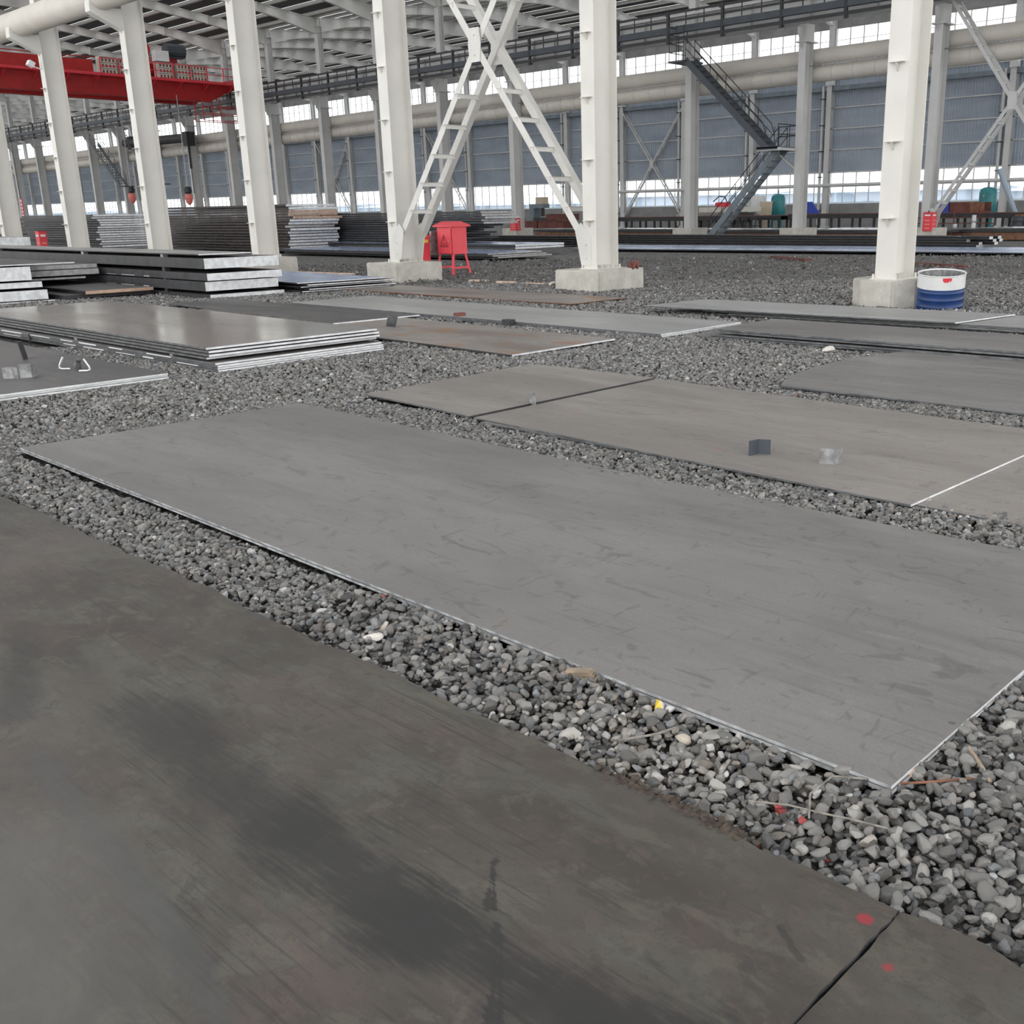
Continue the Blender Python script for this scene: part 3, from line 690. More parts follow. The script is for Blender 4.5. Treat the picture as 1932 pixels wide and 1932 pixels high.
fd = MB(); fd.bar((-.02, 0, 6.70), (-.26, .0, 6.76), .035, .035); fd.obox((-.36, 0, 6.85), .2, .26, .17, Matrix.Rotation(.5, 3, 'Y')); fd.build('floodlight', M['white'], fcols[5])
# ================================================================ steel plates, every one a thing of its own
def plate(c4, z1, th, mats, label, group=None, warp=None, n=(1, 1), name='steel_plate', jag=0, cat='steel plate'):
    """c4: corners near-left.. in order (x0,y0),(x1,y0),(x1,y1),(x0,y1); materials: face, end (toward -Y), long edge"""
    cx = sum(p[0] for p in c4)/4; cy_ = sum(p[1] for p in c4)/4; base = (cx, cy_, z1-th)
    nx, ny = n; P = lambda u, v: ((1-u)*(1-v)*c4[0][0]+u*(1-v)*c4[1][0]+u*v*c4[2][0]+(1-u)*v*c4[3][0]-cx, (1-u)*(1-v)*c4[0][1]+u*(1-v)*c4[1][1]+u*v*c4[2][1]+(1-u)*v*c4[3][1]-cy_)
    m = MB(); 
    grid = []
    for j in range(ny+1):
        for i in range(nx+1):
            x, y = P(i/nx, j/ny); w = warp(i/nx, j/ny) if warp else 0
            grid.append((x, y, w))
    N = len(grid); m.v = [(x, y, th+w) for x, y, w in grid] + [(x, y, w) for x, y, w in grid]
    idx = lambda i, j: j*(nx+1)+i
    for j in range(ny):
        for i in range(nx):
            a, b, c_, d_ = idx(i, j), idx(i+1, j), idx(i+1, j+1), idx(i, j+1)
            m.f += [(a, b, c_, d_), (N+d_, N+c_, N+b, N+a)]; m.m += [0, 0]
    for i in range(nx):
        a, b = idx(i, 0), idx(i+1, 0); m.f.append((N+a, N+b, b, a)); m.m.append(1)
        a, b = idx(i, ny), idx(i+1, ny); m.f.append((a, b, N+b, N+a)); m.m.append(1)
    for j in range(ny):
        a, b = idx(0, j), idx(0, j+1); m.f.append((a, b, N+b, N+a)); m.m.append(2)
        a, b = idx(nx, j), idx(nx, j+1); m.f.append((N+a, N+b, b, a)); m.m.append(2)
    o = bpy.data.objects.new(name, m.mesh(name, [M[k] for k in mats])); COL.objects.link(o); o.location = base
    return tag(o, label, cat, group)
def rect(x0, x1, y0, y1, rz=0):
    cx, cy_ = (x0+x1)/2, (y0+y1)/2; c, s = math.cos(rz), math.sin(rz)
    return [(cx+c*(x-cx)-s*(y-cy_), cy_+s*(x-cx)+c*(y-cy_)) for x, y in ((x0, y0), (x1, y0), (x1, y1), (x0, y1))]
STD = ('plate', 'cut', 'mill_edge')
# worn floor plates at the camera's feet
def ragged(c4, z1, th, label, rag, rs, jside=0):
    """plate whose far long edge (+X) is torch-cut and uneven"""
    rr = random.Random(rs); (xa, ya), (xb, yb), (xc, yc), (xd, yd) = c4; n = 140; m = MB(); top = []
    w = 0; w2 = 0; side = []
    for i in range(n+1):
        t = i/n; w = w*.72+rr.uniform(-1, 1)*rag; top.append((xb+(xc-xb)*t+w, yb+(yc-yb)*t))
    def joint(p, q, k=60):
        r_ = []; u = 0; lw = 0
        for i in range(1, k):
            t = (i/k)**2; u = u*.5+rr.uniform(-1, 1)*.0045; lw = lw*.9+rr.uniform(-1, 1)*.002; r_.append((q[0]+(p[0]-q[0])*t, q[1]+(p[1]-q[1])*t+u+lw))
        return r_[::-1]
    j0 = joint((xa, ya), (xb, yb)) if jside == 0 else []
    j1 = joint((xd, yd), (xc, yc))[::-1] if jside == 1 else []
    poly = [(xa, ya)]+j0+top+j1+[(xd, yd)]; cx = (xa+xb)/2; cyy = (ya+yd)/2
    m.prism([(x-cx, y-cyy, 0) for x, y in poly], (0, 0, 0), (0, 0, th))
    m.m = [0, 0]+[1]*(len(m.f)-2)
    o = bpy.data.objects.new('floor_plate', m.mesh('floor_plate', [M['floor_plate'], M['black_edge']])); COL.objects.link(o); o.location = (cx, cyy, z1-th)
    return tag(o, label, 'steel plate')
ragged([(-3, .842), (1.955, .848), (1.95, 9.5), (-3, 9.5)], .03, .04, 'huge worn brown steel floor plate filling the lower left foreground', .010, 3, 0)
ragged([(-3, -5.5), (1.95, -5.5), (1.965, .838), (-3, .831)], .024, .034, 'worn steel floor plate beyond the cracked joint, bottom right corner', .012, 5, 1)
# the large grey plate in the middle, a pair
plate([(2.40, 1.09), (4.66, 1.09), (4.72, 7.70), (2.485, 7.76)], .050, .011, ('plate', 'cut', 'mill_edge_light'), 'large grey steel plate in the centre foreground, the upper of its pair', warp=lambda u, v: -.018*u*math.sin(v*PI), n=(4, 12))
plate([(2.395, 1.085), (4.64, 1.10), (4.71, 7.68), (2.48, 7.74)], .037, .011, ('plate', 'cut', 'mill_edge_light'), 'grey steel plate directly under the large centre foreground plate', warp=lambda u, v: -.018*u*math.sin(v*PI), n=(4, 12))
# second row of loose plates
B2 = ('plate_brown', 'cut', 'mill_edge')
plate([(5.22, 6.09), (7.58, 6.12), (7.52, 7.74), (5.32, 7.60)], .050, .014, ('plate_brown', 'black_edge', 'mill_edge'), 'short brown grey plate with a straight seam beside the small angle offcut', warp=lambda u, v: .006*math.sin(v*PI), n=(2, 4))
plate([(5.06, 2.31), (6.95, 2.27), (7.55, 6.05), (5.21, 6.03)][:1]+[(7.36, 2.25), (7.58, 6.07), (5.22, 6.04)], .046, .012, B2, 'brown grey plate carrying two angle offcuts, bright cut right end')
plate([(5.02, -3.2), (7.4, -3.2), (7.5, 5.9), (5.19, 5.9)], .032, .012, B2, 'brown grey plate lying under the plate with the angle offcuts, running out at right')
# plate with a bowed left end
o = plate([(7.93, -3), (11.3, -3), (10.95, 4.93), (7.93, 4.94)], .050, .013, STD, 'grey plate with a curved left end lying on gravel mid right, upper of two', n=(12, 16))
me = o.data
for v in me.vertices:
    if v.co.y > 3.9: v.co.y += .34*math.sin(PI*min(1, max(0, (v.co.x+1.6)/3.05)))**.8
plate([(7.95, -3), (10.9, -3), (10.7, 4.7), (7.96, 4.90)], .034, .014, STD, 'grey plate under the plate with the curved left end, mid right')
def bundle(x0, x1, y0, y1, tops, th, mats, what, jx=.02, jy=.04, rz=0, group=None, seed=1, warp=None, n=(1, 1), ends=None):
    rr = random.Random(seed)
    for i, z in enumerate(tops):
        a, b, c_, d_ = (rr.uniform(-jx, jx) for _ in range(4)); e = ends[i] if ends else rr.uniform(-jy, jy)
        lab = ('%s, %s of its stack' % (what, ORD[i]))
        plate(rect(x0+a, x1+a, y0+e, y1+e+c_, rz+rr.uniform(-.002, .002)), z, th if not isinstance(th, (list, tuple)) else th[i], mats if isinstance(mats, tuple) else mats[i], lab, group, warp, n)
GR = ('plate_grey', 'cut', 'mill_edge')
bundle(10.66, 12.1, -3.2, 7.62, [.142, .115, .072, .044], .021, [STD, GR, STD, STD], 'long grey plate beyond the curved plate', .02, .0, seed=4, ends=[0, -.12, .05, .28], rz=.012)
plate([(13.0, 5.52), (14.45, 5.3), (14.2, 10.35), (12.70, 10.5)], .128, .016, GR, 'grey plate with a bright end strip in front of the drum')
bundle(13.12, 14.6, -3.0, 9.3, [.102, .084, .064, .044, .024], .015, GR, 'dark edged plate in the staggered stack before drum', .06, .3, seed=6, ends=[-.1, .2, -.3, .0, 1.2], rz=.028)
bundle(10.30, 12.08, 8.2, 16.85, [.062, .042, .022], .018, GR, 'long grey plate of the deep central stack', .01, .02, seed=7)
RU = ('plate_rust', 'mill_edge_rust', 'mill_edge_rust')
bundle(13.0, 14.5, 12.4, 19.1, [.045, .026], .014, RU, 'thin rusty edged plate before the square pedestals', .02, .06, seed=8, rz=.01)
plate([(7.92, 8.45), (9.72, 8.48), (10.0, 17.2), (8.3, 17.2)], .045, .02, ('plate_rust', 'cut', 'black_edge'), 'rust stained brown plate in the middle behind the pale stack, bright cut end')
plate([(8.62, 12.98), (10.15, 12.9), (10.1, 18.6), (8.9, 18.7)], .068, .02, ('plate_dark', 'cut', 'mill_edge'), 'dark plate with a white end strip lying on the rust stained brown plate')
# the pale stack at left
PA = ('plate_pale', 'cut', 'mill_edge'); PD = ('plate', 'cut', 'mill_edge')
bundle(5.28, 7.48, 10.34, 17.8, [.262, .228, .194, .158], .022, [PA, PD, PD, PD], 'pale plate in the shiny stack upper half', .02, .03, rz=.0, seed=9, ends=[0, -.03, -.06, .02])
bundle(5.20, 7.38, 10.22, 17.6, [.108, .084, .060, .036], .020, PD, 'plate in the shiny stack lower half', .02, .03, rz=.022, seed=10)
bundle(2.35, 4.72, 10.12, 17.6, [.086, .066, .046, .026], .017, ('plate_dark', 'cut', 'black_edge'), 'dark plate of the stack carrying bent rods', .008, .015, seed=12)
# thick slabs
SL = ('plate_dark', 'cut', 'black_edge')
rr = random.Random(3)
S2 = [(.79, .20, 10.22, 11.88, 19.70), (.50, .140, 10.23, 11.90, 19.66), (.335, .18, 10.20, 11.83, 19.72), (.085, .075, 10.25, 11.92, 19.66)]
for i, (z, th, xa, xb, ya) in enumerate(S2):
    plate(rect(xa, xb, ya, 33.8+rr.uniform(-.4, .4)), z, th, SL, 'thick dark slab with bright sawn end left of centre, %s of four' % ORD[i], name='steel_slab')
plate(rect(10.20, 11.35, 19.85, 33.9), .875, .022, ('plate_grey', 'cut', 'black_edge'), 'thin grey plate lying on top of the thick slab stack left of centre')
S1 = [(.735, .02, 6.4, 8.85, 22.5, 30.4, ('plate_dark', 'cut', 'black_edge'), 'steel_plate', 'thin dark plate lying on the white ended slabs at the left edge'),
      (.69, .26, 5.0, 7.92, 22.35, 30.5, SL, 'steel_slab', 'thick white ended slab at the left edge, first below the thin dark plate'),
      (.395, .11, 5.0, 8.08, 22.3, 30.6, SL, 'steel_slab', 'white ended slab at the left edge, second below the thin dark plate'),
      (.235, .185, 5.0, 8.14, 22.25, 30.6, SL, 'steel_slab', 'thick white ended slab at the left edge, third below the thin dark plate'),
      (.035, .02, 4.6, 8.2, 22.1, 30.6, SL, 'steel_plate', 'thin plate lying on gravel under the white ended slabs at left')]
for z, th, xa, xb, ya, yb, mt, nm, lab in S1: plate(rect(xa, xb, ya, yb), z, th, mt, lab, name=nm)
plate(rect(8.4, 10.12, 24.5, 31.5), .60, .085, ('plate_dark', 'cut_grey', 'black_edge'), 'grey ended slab between the two thick slab stacks, upper of two', name='steel_slab')
plate(rect(8.4, 10.10, 24.4, 31.5), .50, .12, ('plate_dark', 'cut_grey', 'black_edge'), 'grey ended slab between the two thick slab stacks, lower of two', name='steel_slab')
plate(rect(8.5, 9.75, 24.3, 31.0), .345, .04, ('plate_dark', 'cut_grey', 'black_edge'), 'short grey plate under the grey ended slabs between the slab stacks')
plate(rect(8.72, 10.13, 21.85, 31.0), .175, .065, ('plate_dark', 'cut_rust', 'black_edge'), 'dark plate with a pale brown end in front of the thick slabs')
plate(rect(8.35, 10.13, 22.0, 31.0), .105, .07, ('plate_dark', 'black_edge', 'black_edge'), 'dark plate under the plate with the pale brown end')
plate(rect(9.9, 12.9, 36.0, 44.0), 1.05, .26, ('plate_grey', 'cut', 'black_edge'), 'white ended block of plate on the far left stack by the edge column', name='steel_slab')
bundle(9.6, 13.3, 35.5, 44.5, [.76, .62, .46, .28, .12], .11, ('plate_dark', 'galv', 'black_edge'), 'dark plate beneath the edge column white block', .2, .3, seed=13)
# small bundle beside the square pedestal
bundle(12.2, 14.35, 19.3, 25.4, [.235, .195, .15, .105, .06], .02, [('plate_blue', 'cut', 'black_edge')]+[('plate_dark', 'cut', 'black_edge')]*4, 'thin white edged plate of the small stack', .12, .35, rz=-.06, seed=21)
# tall stacks in the second bay
DKM = ('plate_dark', 'black_edge', 'black_edge')
zt = [1.66-.235*i for i in range(7)]
bundle(24.0, 26.4, 58.0, 70.5, zt, .19, DKM, 'blue black bundle behind the far left columns', .06, .2, seed=31)
zt = [1.73-.096*i for i in range(18)]
bundle(18.85, 21.0, 45.1, 53.0, zt, .07, [('plate_dark', 'cut', 'black_edge')]*18, 'grey ended plate left of the brown tall stack', .10, .22, seed=32)
zt = [2.03-.125*i for i in range(16)]; mt = []
for i in range(16): mt.append(('plate_rust', 'cut_rust' if i in (2, 3, 4) else 'cut', 'brown_edge'))
bundle(25.0, 27.5, 40.4, 51.6, zt, .095, mt, 'ragged pale ended plate in the tallest stack', .10, .30, seed=33)
zt = [1.60-.098*i for i in range(12)]
bundle(27.75, 29.6, 31.0, 42.0, zt, .075, [('plate_dark', 'cut_grey' if i < 5 else 'black_edge', 'black_edge') for i in range(12)], 'black plate in the stack behind red cabinet', .07, .25, seed=34, ends=[.1, 0, -.15, .1, .0, .8, 1.4, 2.0, 1.2, 1.6, 1.1, 1.5])
bundle(26.9, 29.5, 28.5, 42.5, [.40, .31], .07, ('plate_blue', 'cut', 'black_edge'), 'bluish plate under the stack behind red cabinet', .1, .4, seed=35)
bundle(24.1, 26.7, 26.4, 39.5, [.22, .17, .12, .07], .04, [('plate_blue', 'cut_grey', 'black_edge')]+[('plate_dark', 'cut_grey', 'black_edge')]*3, 'low plate with splayed ends behind red cabinet', .15, .5, seed=36)
plate([(34.6, 3), (36.7, 3), (33.4, 30), (31.5, 30)], .085, .03, ('plate_blue', 'cut', 'black_edge'), 'pale blue shining plate strip across the gravel, the nearer half')
plate([(36.75, 3), (39.0, 3), (35.4, 31), (33.5, 31)], .085, .03, ('plate_blue', 'cut', 'black_edge'), 'pale blue shining plate strip across the gravel, the farther half')
rr = random.Random(44); q = 0
LAY = ['bottom', 'second', 'third', 'top']; POSI = ['nearest', 'middle', 'farthest']
for j, (ya, yb, xa, zs) in enumerate(((33.0, 50, 35.6, (.03, .13, .23, .33)), (15.8, 33.2, 38.2, (.03, .13, .23, .33)))):
    for li, z in enumerate(zs):
        for i in range(3):
            y0 = ya+rr.uniform(-.8, .8); m = MB(); x = xa+i*.42; w, h = .16, .098
            m.box(x-w, x+w, y0, yb, z, z+.02); m.box(x-.02, x+.02, y0, yb, z+.02, z+h-.02); m.box(x-w, x+w, y0, yb, z+h-.02, z+h); m.box(x-w, x+w, y0-.004, y0, z, z+h, 1)
            o = m.build('steel_beam', [M['black_edge'], M['cut']], at=(x, y0, z))
            tag(o, 'black steel beam %s, %s of three in the %s layer' % ('left of the lattice brace foot' if j == 0 else 'before the slate staircase', POSI[i], LAY[li]), 'steel beam', 'black beams left bundle' if j == 0 else 'black beams right bundle')
WH = ('plate_pale', 'cut', 'mill_edge')
for i, (xa, xb, ya, yb, z) in enumerate(((48.5, 51.0, 22.5, 36, .42), (48.7, 51.2, 36.8, 49, .45), (51.6, 54.2, 17, 30, .40), (51.5, 54, 31, 46, .38), (47.5, 50.0, 9, 19.6, .52))):
    plate(rect(xa, xb, ya, yb), z, .05, WH, ['pale plate behind the staircase foot, far side of the second row', 'pale plate behind the lattice brace foot, far side of the second row', 'pale plate on the farther heap, right of the staircase column', 'pale plate on the farther heap, left of the staircase column', 'pale plate behind the drum column at the right edge'][i])
    plate(rect(xa-.15, xb+.1, ya-.6, yb+.4), z-.06, .12, DKM, ['dark plate under the pale plate by the staircase foot', 'dark plate under the pale plate by the lattice brace foot', 'dark plate under the farther pale plate right of the staircase column', 'dark plate under the farther pale plate left of the staircase column', 'dark plate under the pale plate at the right edge'][i])
    plate(rect(xa-.1, xb+.2, ya-.2, yb+.2), z-.20, z-.20, ('plate_rust', 'mill_edge_rust', 'mill_edge_rust'), ['rusty block of plates at the bottom of the heap by the staircase foot', 'rusty block of plates at the bottom of the heap by the lattice brace foot', 'rusty block of plates at the bottom of the farther heap right of the staircase column', 'rusty block of plates at the bottom of the farther heap left of the staircase column', 'rusty block of plates at the bottom of the heap at the right edge'][i])
# white paint dashes along dark mill edges
def dashes(o, y0, y1, z, seed, h=.012):
    rr = random.Random(seed); m = MB(); y = y0-o.location.y; y1 -= o.location.y; a, b = o.data.vertices[0].co, o.data.vertices[2].co
    ex = lambda q: a.x+(b.x-a.x)*(q-a.y)/(b.y-a.y)
    while y < y1:
        L = rr.uniform(.25, .7)
        if rr.random() < .65: m.bar((ex(y)-.001, y, z), (ex(y+L)-.001, y+L, z), .005, h*rr.uniform(.6, 1.2))
        y += L+rr.uniform(.15, .6)
    p = m.build('paint_dashes', M['white'], o); p['label'] = 'white paint dashes'; p['kind'] = 'stuff'
for o in [q for q in COL.objects if q.name.startswith('steel_slab') and 'left of centre' in q.get('label', '')]:
    if 'second from' in o['label'] or 'third from' in o['label']: dashes(o, 19.9, 29, .02, 5)
for o in [q for q in COL.objects if 'shiny stack lower half' in q.get('label', '') and ('topmost' in q['label'] or 'third' in q['label'])]:
    dashes(o, 10.6, 16, .010, 8 if 'topmost' in o['label'] else 9, .014)
# dunnage blocks between slabs and plates
def block(x, y, z0, z1, lab, mat='wood', sx=.12, sy=.09, grp=None):
    m = MB(); m.obox((0, 0, (z1-z0)/2), sx, sy, z1-z0, Matrix.Rotation(random.uniform(-.2, .2), 3, 'Z')); o = m.build('spacer_block', M[mat], at=(0, 0, 0)); o.location = (x, y, z0); return tag(o, lab, 'block', grp)
GAP = ['lowest', 'second', 'third', 'uppermost']; ROW = ['near its bright end', 'at its middle', 'near its far end']
for k, y in enumerate((21.5, 25.5, 31.0)):
    for g, (z0, z1) in enumerate(((.085, .155), (.335, .36), (.50, .59), (.79, .853))):
        block(10.29, y, z0, z1, 'spacer in the %s gap of the thick slab stack, %s' % (GAP[g], ROW[k]), 'galv' if g == 3 else 'black_edge', .11, .1, 'spacers in the slab stack')
for k, y in enumerate((11.2, 13.8, 16.6)): block(5.34, y, .108, .136, 'pale spacer between the halves of the shiny stack, '+['near its bright ends', 'at its middle', 'near its far end'][k], 'galv', .1, .06, 'spacers in the shiny stack')
for k, y in enumerate((23.4, 28)):
    for g, (z0, z1) in enumerate(((.395, .43), (.235, .285))): block(7.7, y, z0, z1, 'dark spacer in the %s gap of the white ended slabs, %s' % (['upper', 'lower'][g], ['nearer', 'farther'][k]), 'black_edge', .14, .1, 'spacers in the left slabs')
block(10.22, 10.95, 0, .10, 'small dark wedge against the long deep stack, right of two', 'black_edge', .12, .16)
block(10.42, 12.26, .062, .11, 'small brown block lying on the edge of the long deep stack', 'red_brown', .16, .1)
# ================================================================ gravel
def proj(P):
    q = P-np.array(EYE); R = np.array([rt, dn, fw]); c = q @ R.T
    return CX+FPX*c[:, 0]/c[:, 2], 966+FPX*c[:, 1]/c[:, 2], c[:, 2]
def ico(sub):
    import bmesh
    b = bmesh.new(); bmesh.ops.create_icosphere(b, subdivisions=sub, radius=1); b.verts.ensure_lookup_table()
    v = np.array([x.co[:] for x in b.verts]); f = np.array([[y.index for y in x.verts] for x in b.faces]); b.free(); return v, f
def stone_shape(v, rng):
    """rounded angular pebble: squashed sphere cut by a few planes"""
    p = v.copy()
    for k in range(7):
        nrm = rng.normal(size=3); nrm /= np.linalg.norm(nrm); d = rng.uniform(.42, .75)
        h = p @ nrm; over = np.maximum(h-d, 0); p -= np.outer(over*.95, nrm)
    p *= np.array([rng.uniform(.85, 1.25), rng.uniform(.65, .95), rng.uniform(.45, .8)])
    return p+rng.normal(size=p.shape)*.012
def rotm(n, rng, tilt=.5):
    a = rng.uniform(0, 2*PI, n); b = rng.normal(0, tilt, n); c = rng.normal(0, tilt, n)
    ca, sa, cb, sb, cc, sc = np.cos(a), np.sin(a), np.cos(b), np.sin(b), np.cos(c), np.sin(c); z = np.zeros(n); o = np.ones(n)
    Rz = np.stack([np.stack([ca, -sa, z], -1), np.stack([sa, ca, z], -1), np.stack([z, z, o], -1)], -2)
    Rx = np.stack([np.stack([o, z, z], -1), np.stack([z, cb, -sb], -1), np.stack([z, sb, cb], -1)], -2)
    Ry = np.stack([np.stack([cc, z, sc], -1), np.stack([z, o, z], -1), np.stack([-sc, z, cc], -1)], -2)
    return Rx @ Ry @ Rz
COVER = [(-3, 1.93, -6, 9.5), (2.425, 4.60, 1.115, 7.69), (5.26, 7.46, -3.2, 7.6), (8.02, 10.8, -3, 4.8), (10.8, 12.0, -3.2, 7.5), (13.3, 14.4, -3, 9.2), (10.3, 12.0, 8.3, 16.7), (13.1, 14.4, 12.5, 19), (8.05, 9.7, 8.55, 17.5),
         (5.35, 7.4, 10.4, 17.5), (2.4, 4.65, 10.2, 17.5), (10.3, 11.8, 19.8, 33.5), (5, 8.1, 22.4, 30.5), (8.5, 10.1, 22, 31), (15.65, 16.95, 7.5, 8.6), (15.65, 16.95, 14.05, 15.2), (15.65, 16.95, 20.6, 21.8), (12.3, 14.3, 19.6, 25)]
def uncovered(x, y):
    ok = np.ones(len(x), bool)
    for a, b, c_, d_ in COVER: ok &= ~((x > a) & (x < b) & (y > c_) & (y < d_))
    return ok
def height(x, y):
    return -.024*np.clip((2.05-x)/.1, 0, 1)+.016*np.clip((x-2.1)/.2, 0, 1)+.006*np.sin(x*2.1+y*1.3)+.005*np.sin(x*3.7-y*2.9+1)+.005*np.sin(y*5.3+x*1.1)
def scatter(n_m2, x0, x1, y0, y1, dmin, dmax, rng, margin=40):
    n = int(n_m2*(x1-x0)*(y1-y0)); x = rng.uniform(x0, x1, n); y = rng.uniform(y0, y1, n)
    d = np.hypot(x, y); k = (d >= dmin) & (d < dmax) & uncovered(x, y); x, y = x[k], y[k]
    u, v, w = proj(np.stack([x, y, np.zeros_like(x)], -1)); k = (w > .3) & (u > -margin) & (u < 1932+margin) & (v > 0) & (v < 1932+margin)
    return x[k], y[k]
def tints(n, rng, x=None, y=None):
    g = np.clip(rng.normal(.165, .058, n), .06, .34); wht = rng.random(n) < .018; g[wht] = rng.uniform(.36, .52, wht.sum())
    warm = rng.normal(0, .035, n); t = np.stack([g*(1.01+warm), g*.99, g*(.965-warm), np.ones(n)], -1)
    if x is not None:
        dusty = np.exp(-((x-2.2)**2/.06+(y-1.75)**2/.25)); m = rng.random(n) < dusty*.7
        t[m, :3] = t[m, :3]*1.5+np.array([.05, .04, .025])
        red = np.zeros(n, bool)
        for px, py in ((2.18, 1.32), (2.03, 1.26), (2.11, 1.13), (2.32, 1.04), (2.91, 1.07), (2.14, 1.22)):
            if len(x): red[np.argmin((x-px)**2+(y-py)**2)] = True
        t[red, :3] = np.array([.42, .07, .07])
    return np.clip(t, 0, .8)
SHAPES = {s: [stone_shape(ico(s)[0], np.random.default_rng(100+s*50+i)) for i in range(14)] for s in (1, 2)}
FACES = {s: ico(s)[1] for s in (1, 2)}
cand = []; stuffV, stuffF, stuffT, nv = [], [], [], 0
rng = np.random.default_rng(5)
def lay(x, y, size, sub, zoff, near, lit_gain=1.0):
    global nv
    n = len(x)
    if not n: return
    R = rotm(n, rng, .35); sh = rng.integers(0, 14, n); sz = size; z = height(x, y)+zoff+rng.normal(0, .005, n)*(1 if near is not None else .6)
    tn = tints(n, rng, x, y); tn[:, :3] = np.clip(tn[:, :3]*lit_gain, 0, .6)   # middle bands tinted lighter, brighter light put into the stone colour
    sel = np.zeros(n, bool)
    if near is not None: sel = near
    for s in range(14):
        k = np.where((sh == s) & ~sel)[0]
        if not len(k): continue
        b = SHAPES[sub][s]; V = np.einsum('nij,vj->nvi', R[k], b)*sz[k][:, None, None]
        V += np.stack([x[k], y[k], z[k]], -1)[:, None, :]
        m = len(b); f = FACES[sub][None]+(np.arange(len(k))*m)[:, None, None]+nv
        stuffV.append(V.reshape(-1, 3)); stuffF.append(f.reshape(-1, 3)); stuffT.append(np.repeat(tn[k], m, 0)); nv += len(k)*m
    for i in np.where(sel)[0]: cand.append((x[i], y[i], z[i], sz[i], sh[i], R[i]))
# nearest band, rounder stones in two courses
x, y = scatter(1700, 1.6, 8, -1.5, 12, 0, 4.2, rng); sz = rng.lognormal(math.log(.0155), .30, len(x)).clip(.008, .034)
lay(x, y, sz, 2, -.020, None)
x, y = scatter(1450, 1.6, 8, -1.5, 12, 0, 4.2, rng); sz = rng.lognormal(math.log(.0178), .33, len(x)).clip(.009, .034)
dist = np.hypot(x, y); app = sz/np.sqrt(dist**2+2.5); order = np.argsort(-app); near = np.zeros(len(x), bool); near[order[:290]] = True
lay(x, y, sz, 2, .006, near)
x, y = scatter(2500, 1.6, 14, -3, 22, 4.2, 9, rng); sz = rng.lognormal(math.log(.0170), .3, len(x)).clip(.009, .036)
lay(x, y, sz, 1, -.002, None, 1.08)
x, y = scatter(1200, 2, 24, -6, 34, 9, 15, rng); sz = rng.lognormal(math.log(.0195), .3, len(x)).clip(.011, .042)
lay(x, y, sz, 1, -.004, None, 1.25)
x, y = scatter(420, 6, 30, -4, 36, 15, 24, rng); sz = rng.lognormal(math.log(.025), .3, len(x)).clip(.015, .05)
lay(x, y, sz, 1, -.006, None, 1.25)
x, y = scatter(26, 6, 40, -4, 44, 24, 36, rng); sz = rng.lognormal(math.log(.034), .3, len(x)).clip(.02, .07)
lay(x, y, sz, 1, -.004, None)
V = np.concatenate(stuffV); Fc = np.concatenate(stuffF); T = np.concatenate(stuffT)
me = bpy.data.meshes.new('gravel'); me.vertices.add(len(V)); me.vertices.foreach_set('co', V.astype(np.float32).ravel())
me.loops.add(len(Fc)*3); me.loops.foreach_set('vertex_index', Fc.astype(np.int32).ravel())
me.polygons.add(len(Fc)); me.polygons.foreach_set('loop_start', np.arange(0, len(Fc)*3, 3, dtype=np.int32))
try: me.polygons.foreach_set('loop_total', np.full(len(Fc), 3, np.int32))
except Exception: pass
me.polygons.foreach_set('use_smooth', np.zeros(len(Fc), bool))
at = me.attributes.new('tint', 'FLOAT_COLOR', 'POINT'); at.data.foreach_set('color', T.astype(np.float32).ravel())
me.materials.append(M['stones']); me.update(); me.validate()
g = bpy.data.objects.new('gravel', me); COL.objects.link(g); g.parent = floor; g['kind'] = 'stuff'
print('GRAVEL', len(Fc), 'tris', len(cand), 'single')
# the largest stones in view, one by one
stm = []
for i in range(14):
    v = SHAPES[2][i]; mm = bpy.data.meshes.new('stone'); mm.from_pydata(v.tolist(), [], FACES[2].tolist()); mm.polygons.foreach_set('use_smooth', [False]*len(FACES[2])); mm.materials.append(M['stone']); stm.append(mm)
for x, y, z, s_, k, R in cand:
    o = bpy.data.objects.new('stone', stm[k]); COL.objects.link(o); o.parent = floor
    o.matrix_basis = Matrix.Translation((x, y, z)) @ Matrix([list(r_) for r_ in R]).to_4x4() @ Matrix.Scale(s_, 4)
# ================================================================ loose things
# red electrical cabinet on splayed legs
t = thing('electrical_cabinet', (18.45, 21.85, 0), 'red electrical cabinet with pitched lid on splayed legs beside the square pedestal', 'cabinet')
m = MB(); m.box(-.25, .25, -.30, .32, .52, 1.22); m.build('body', M['cabinet_red'], t)
m = MB(); m.prism([(-.33, -.38, 1.22), (.33, -.38, 1.22), (.33, -.38, 1.26), (0, -.38, 1.36), (-.33, -.38, 1.26)], (0, 0, 0), (0, .78, 0)); m.build('lid', M['cabinet_red'], t)
m = MB(); m.box(-.29, -.26, -.27, .27, .54, 1.17); dr = m.build('door', M['cabinet_red'], t)
m = MB(); m.cyl((-.29, -.2, .86), (-.315, -.2, .86), .022, 10); m.build('lock', M['chrome'], dr)
m = MB(); s_ = .012
tri = [(-.292, .13, .80), (-.292, -.13, .80), (-.292, 0, 1.02)]
for a, b in ((0, 1), (1, 2), (2, 0)): m.bar(tri[a], tri[b], s_, .004, (1, 0, 0))
m.prism([(-.2935, .012, .97), (-.2935, -.02, .97), (-.2935, .006, .90), (-.2935, -.022, .90), (-.2935, .02, .82), (-.2935, .004, .885), (-.2935, .03, .885)], (0, 0, 0), (-.002, 0, 0)); m.build('warning_triangle', M['ink'], dr)
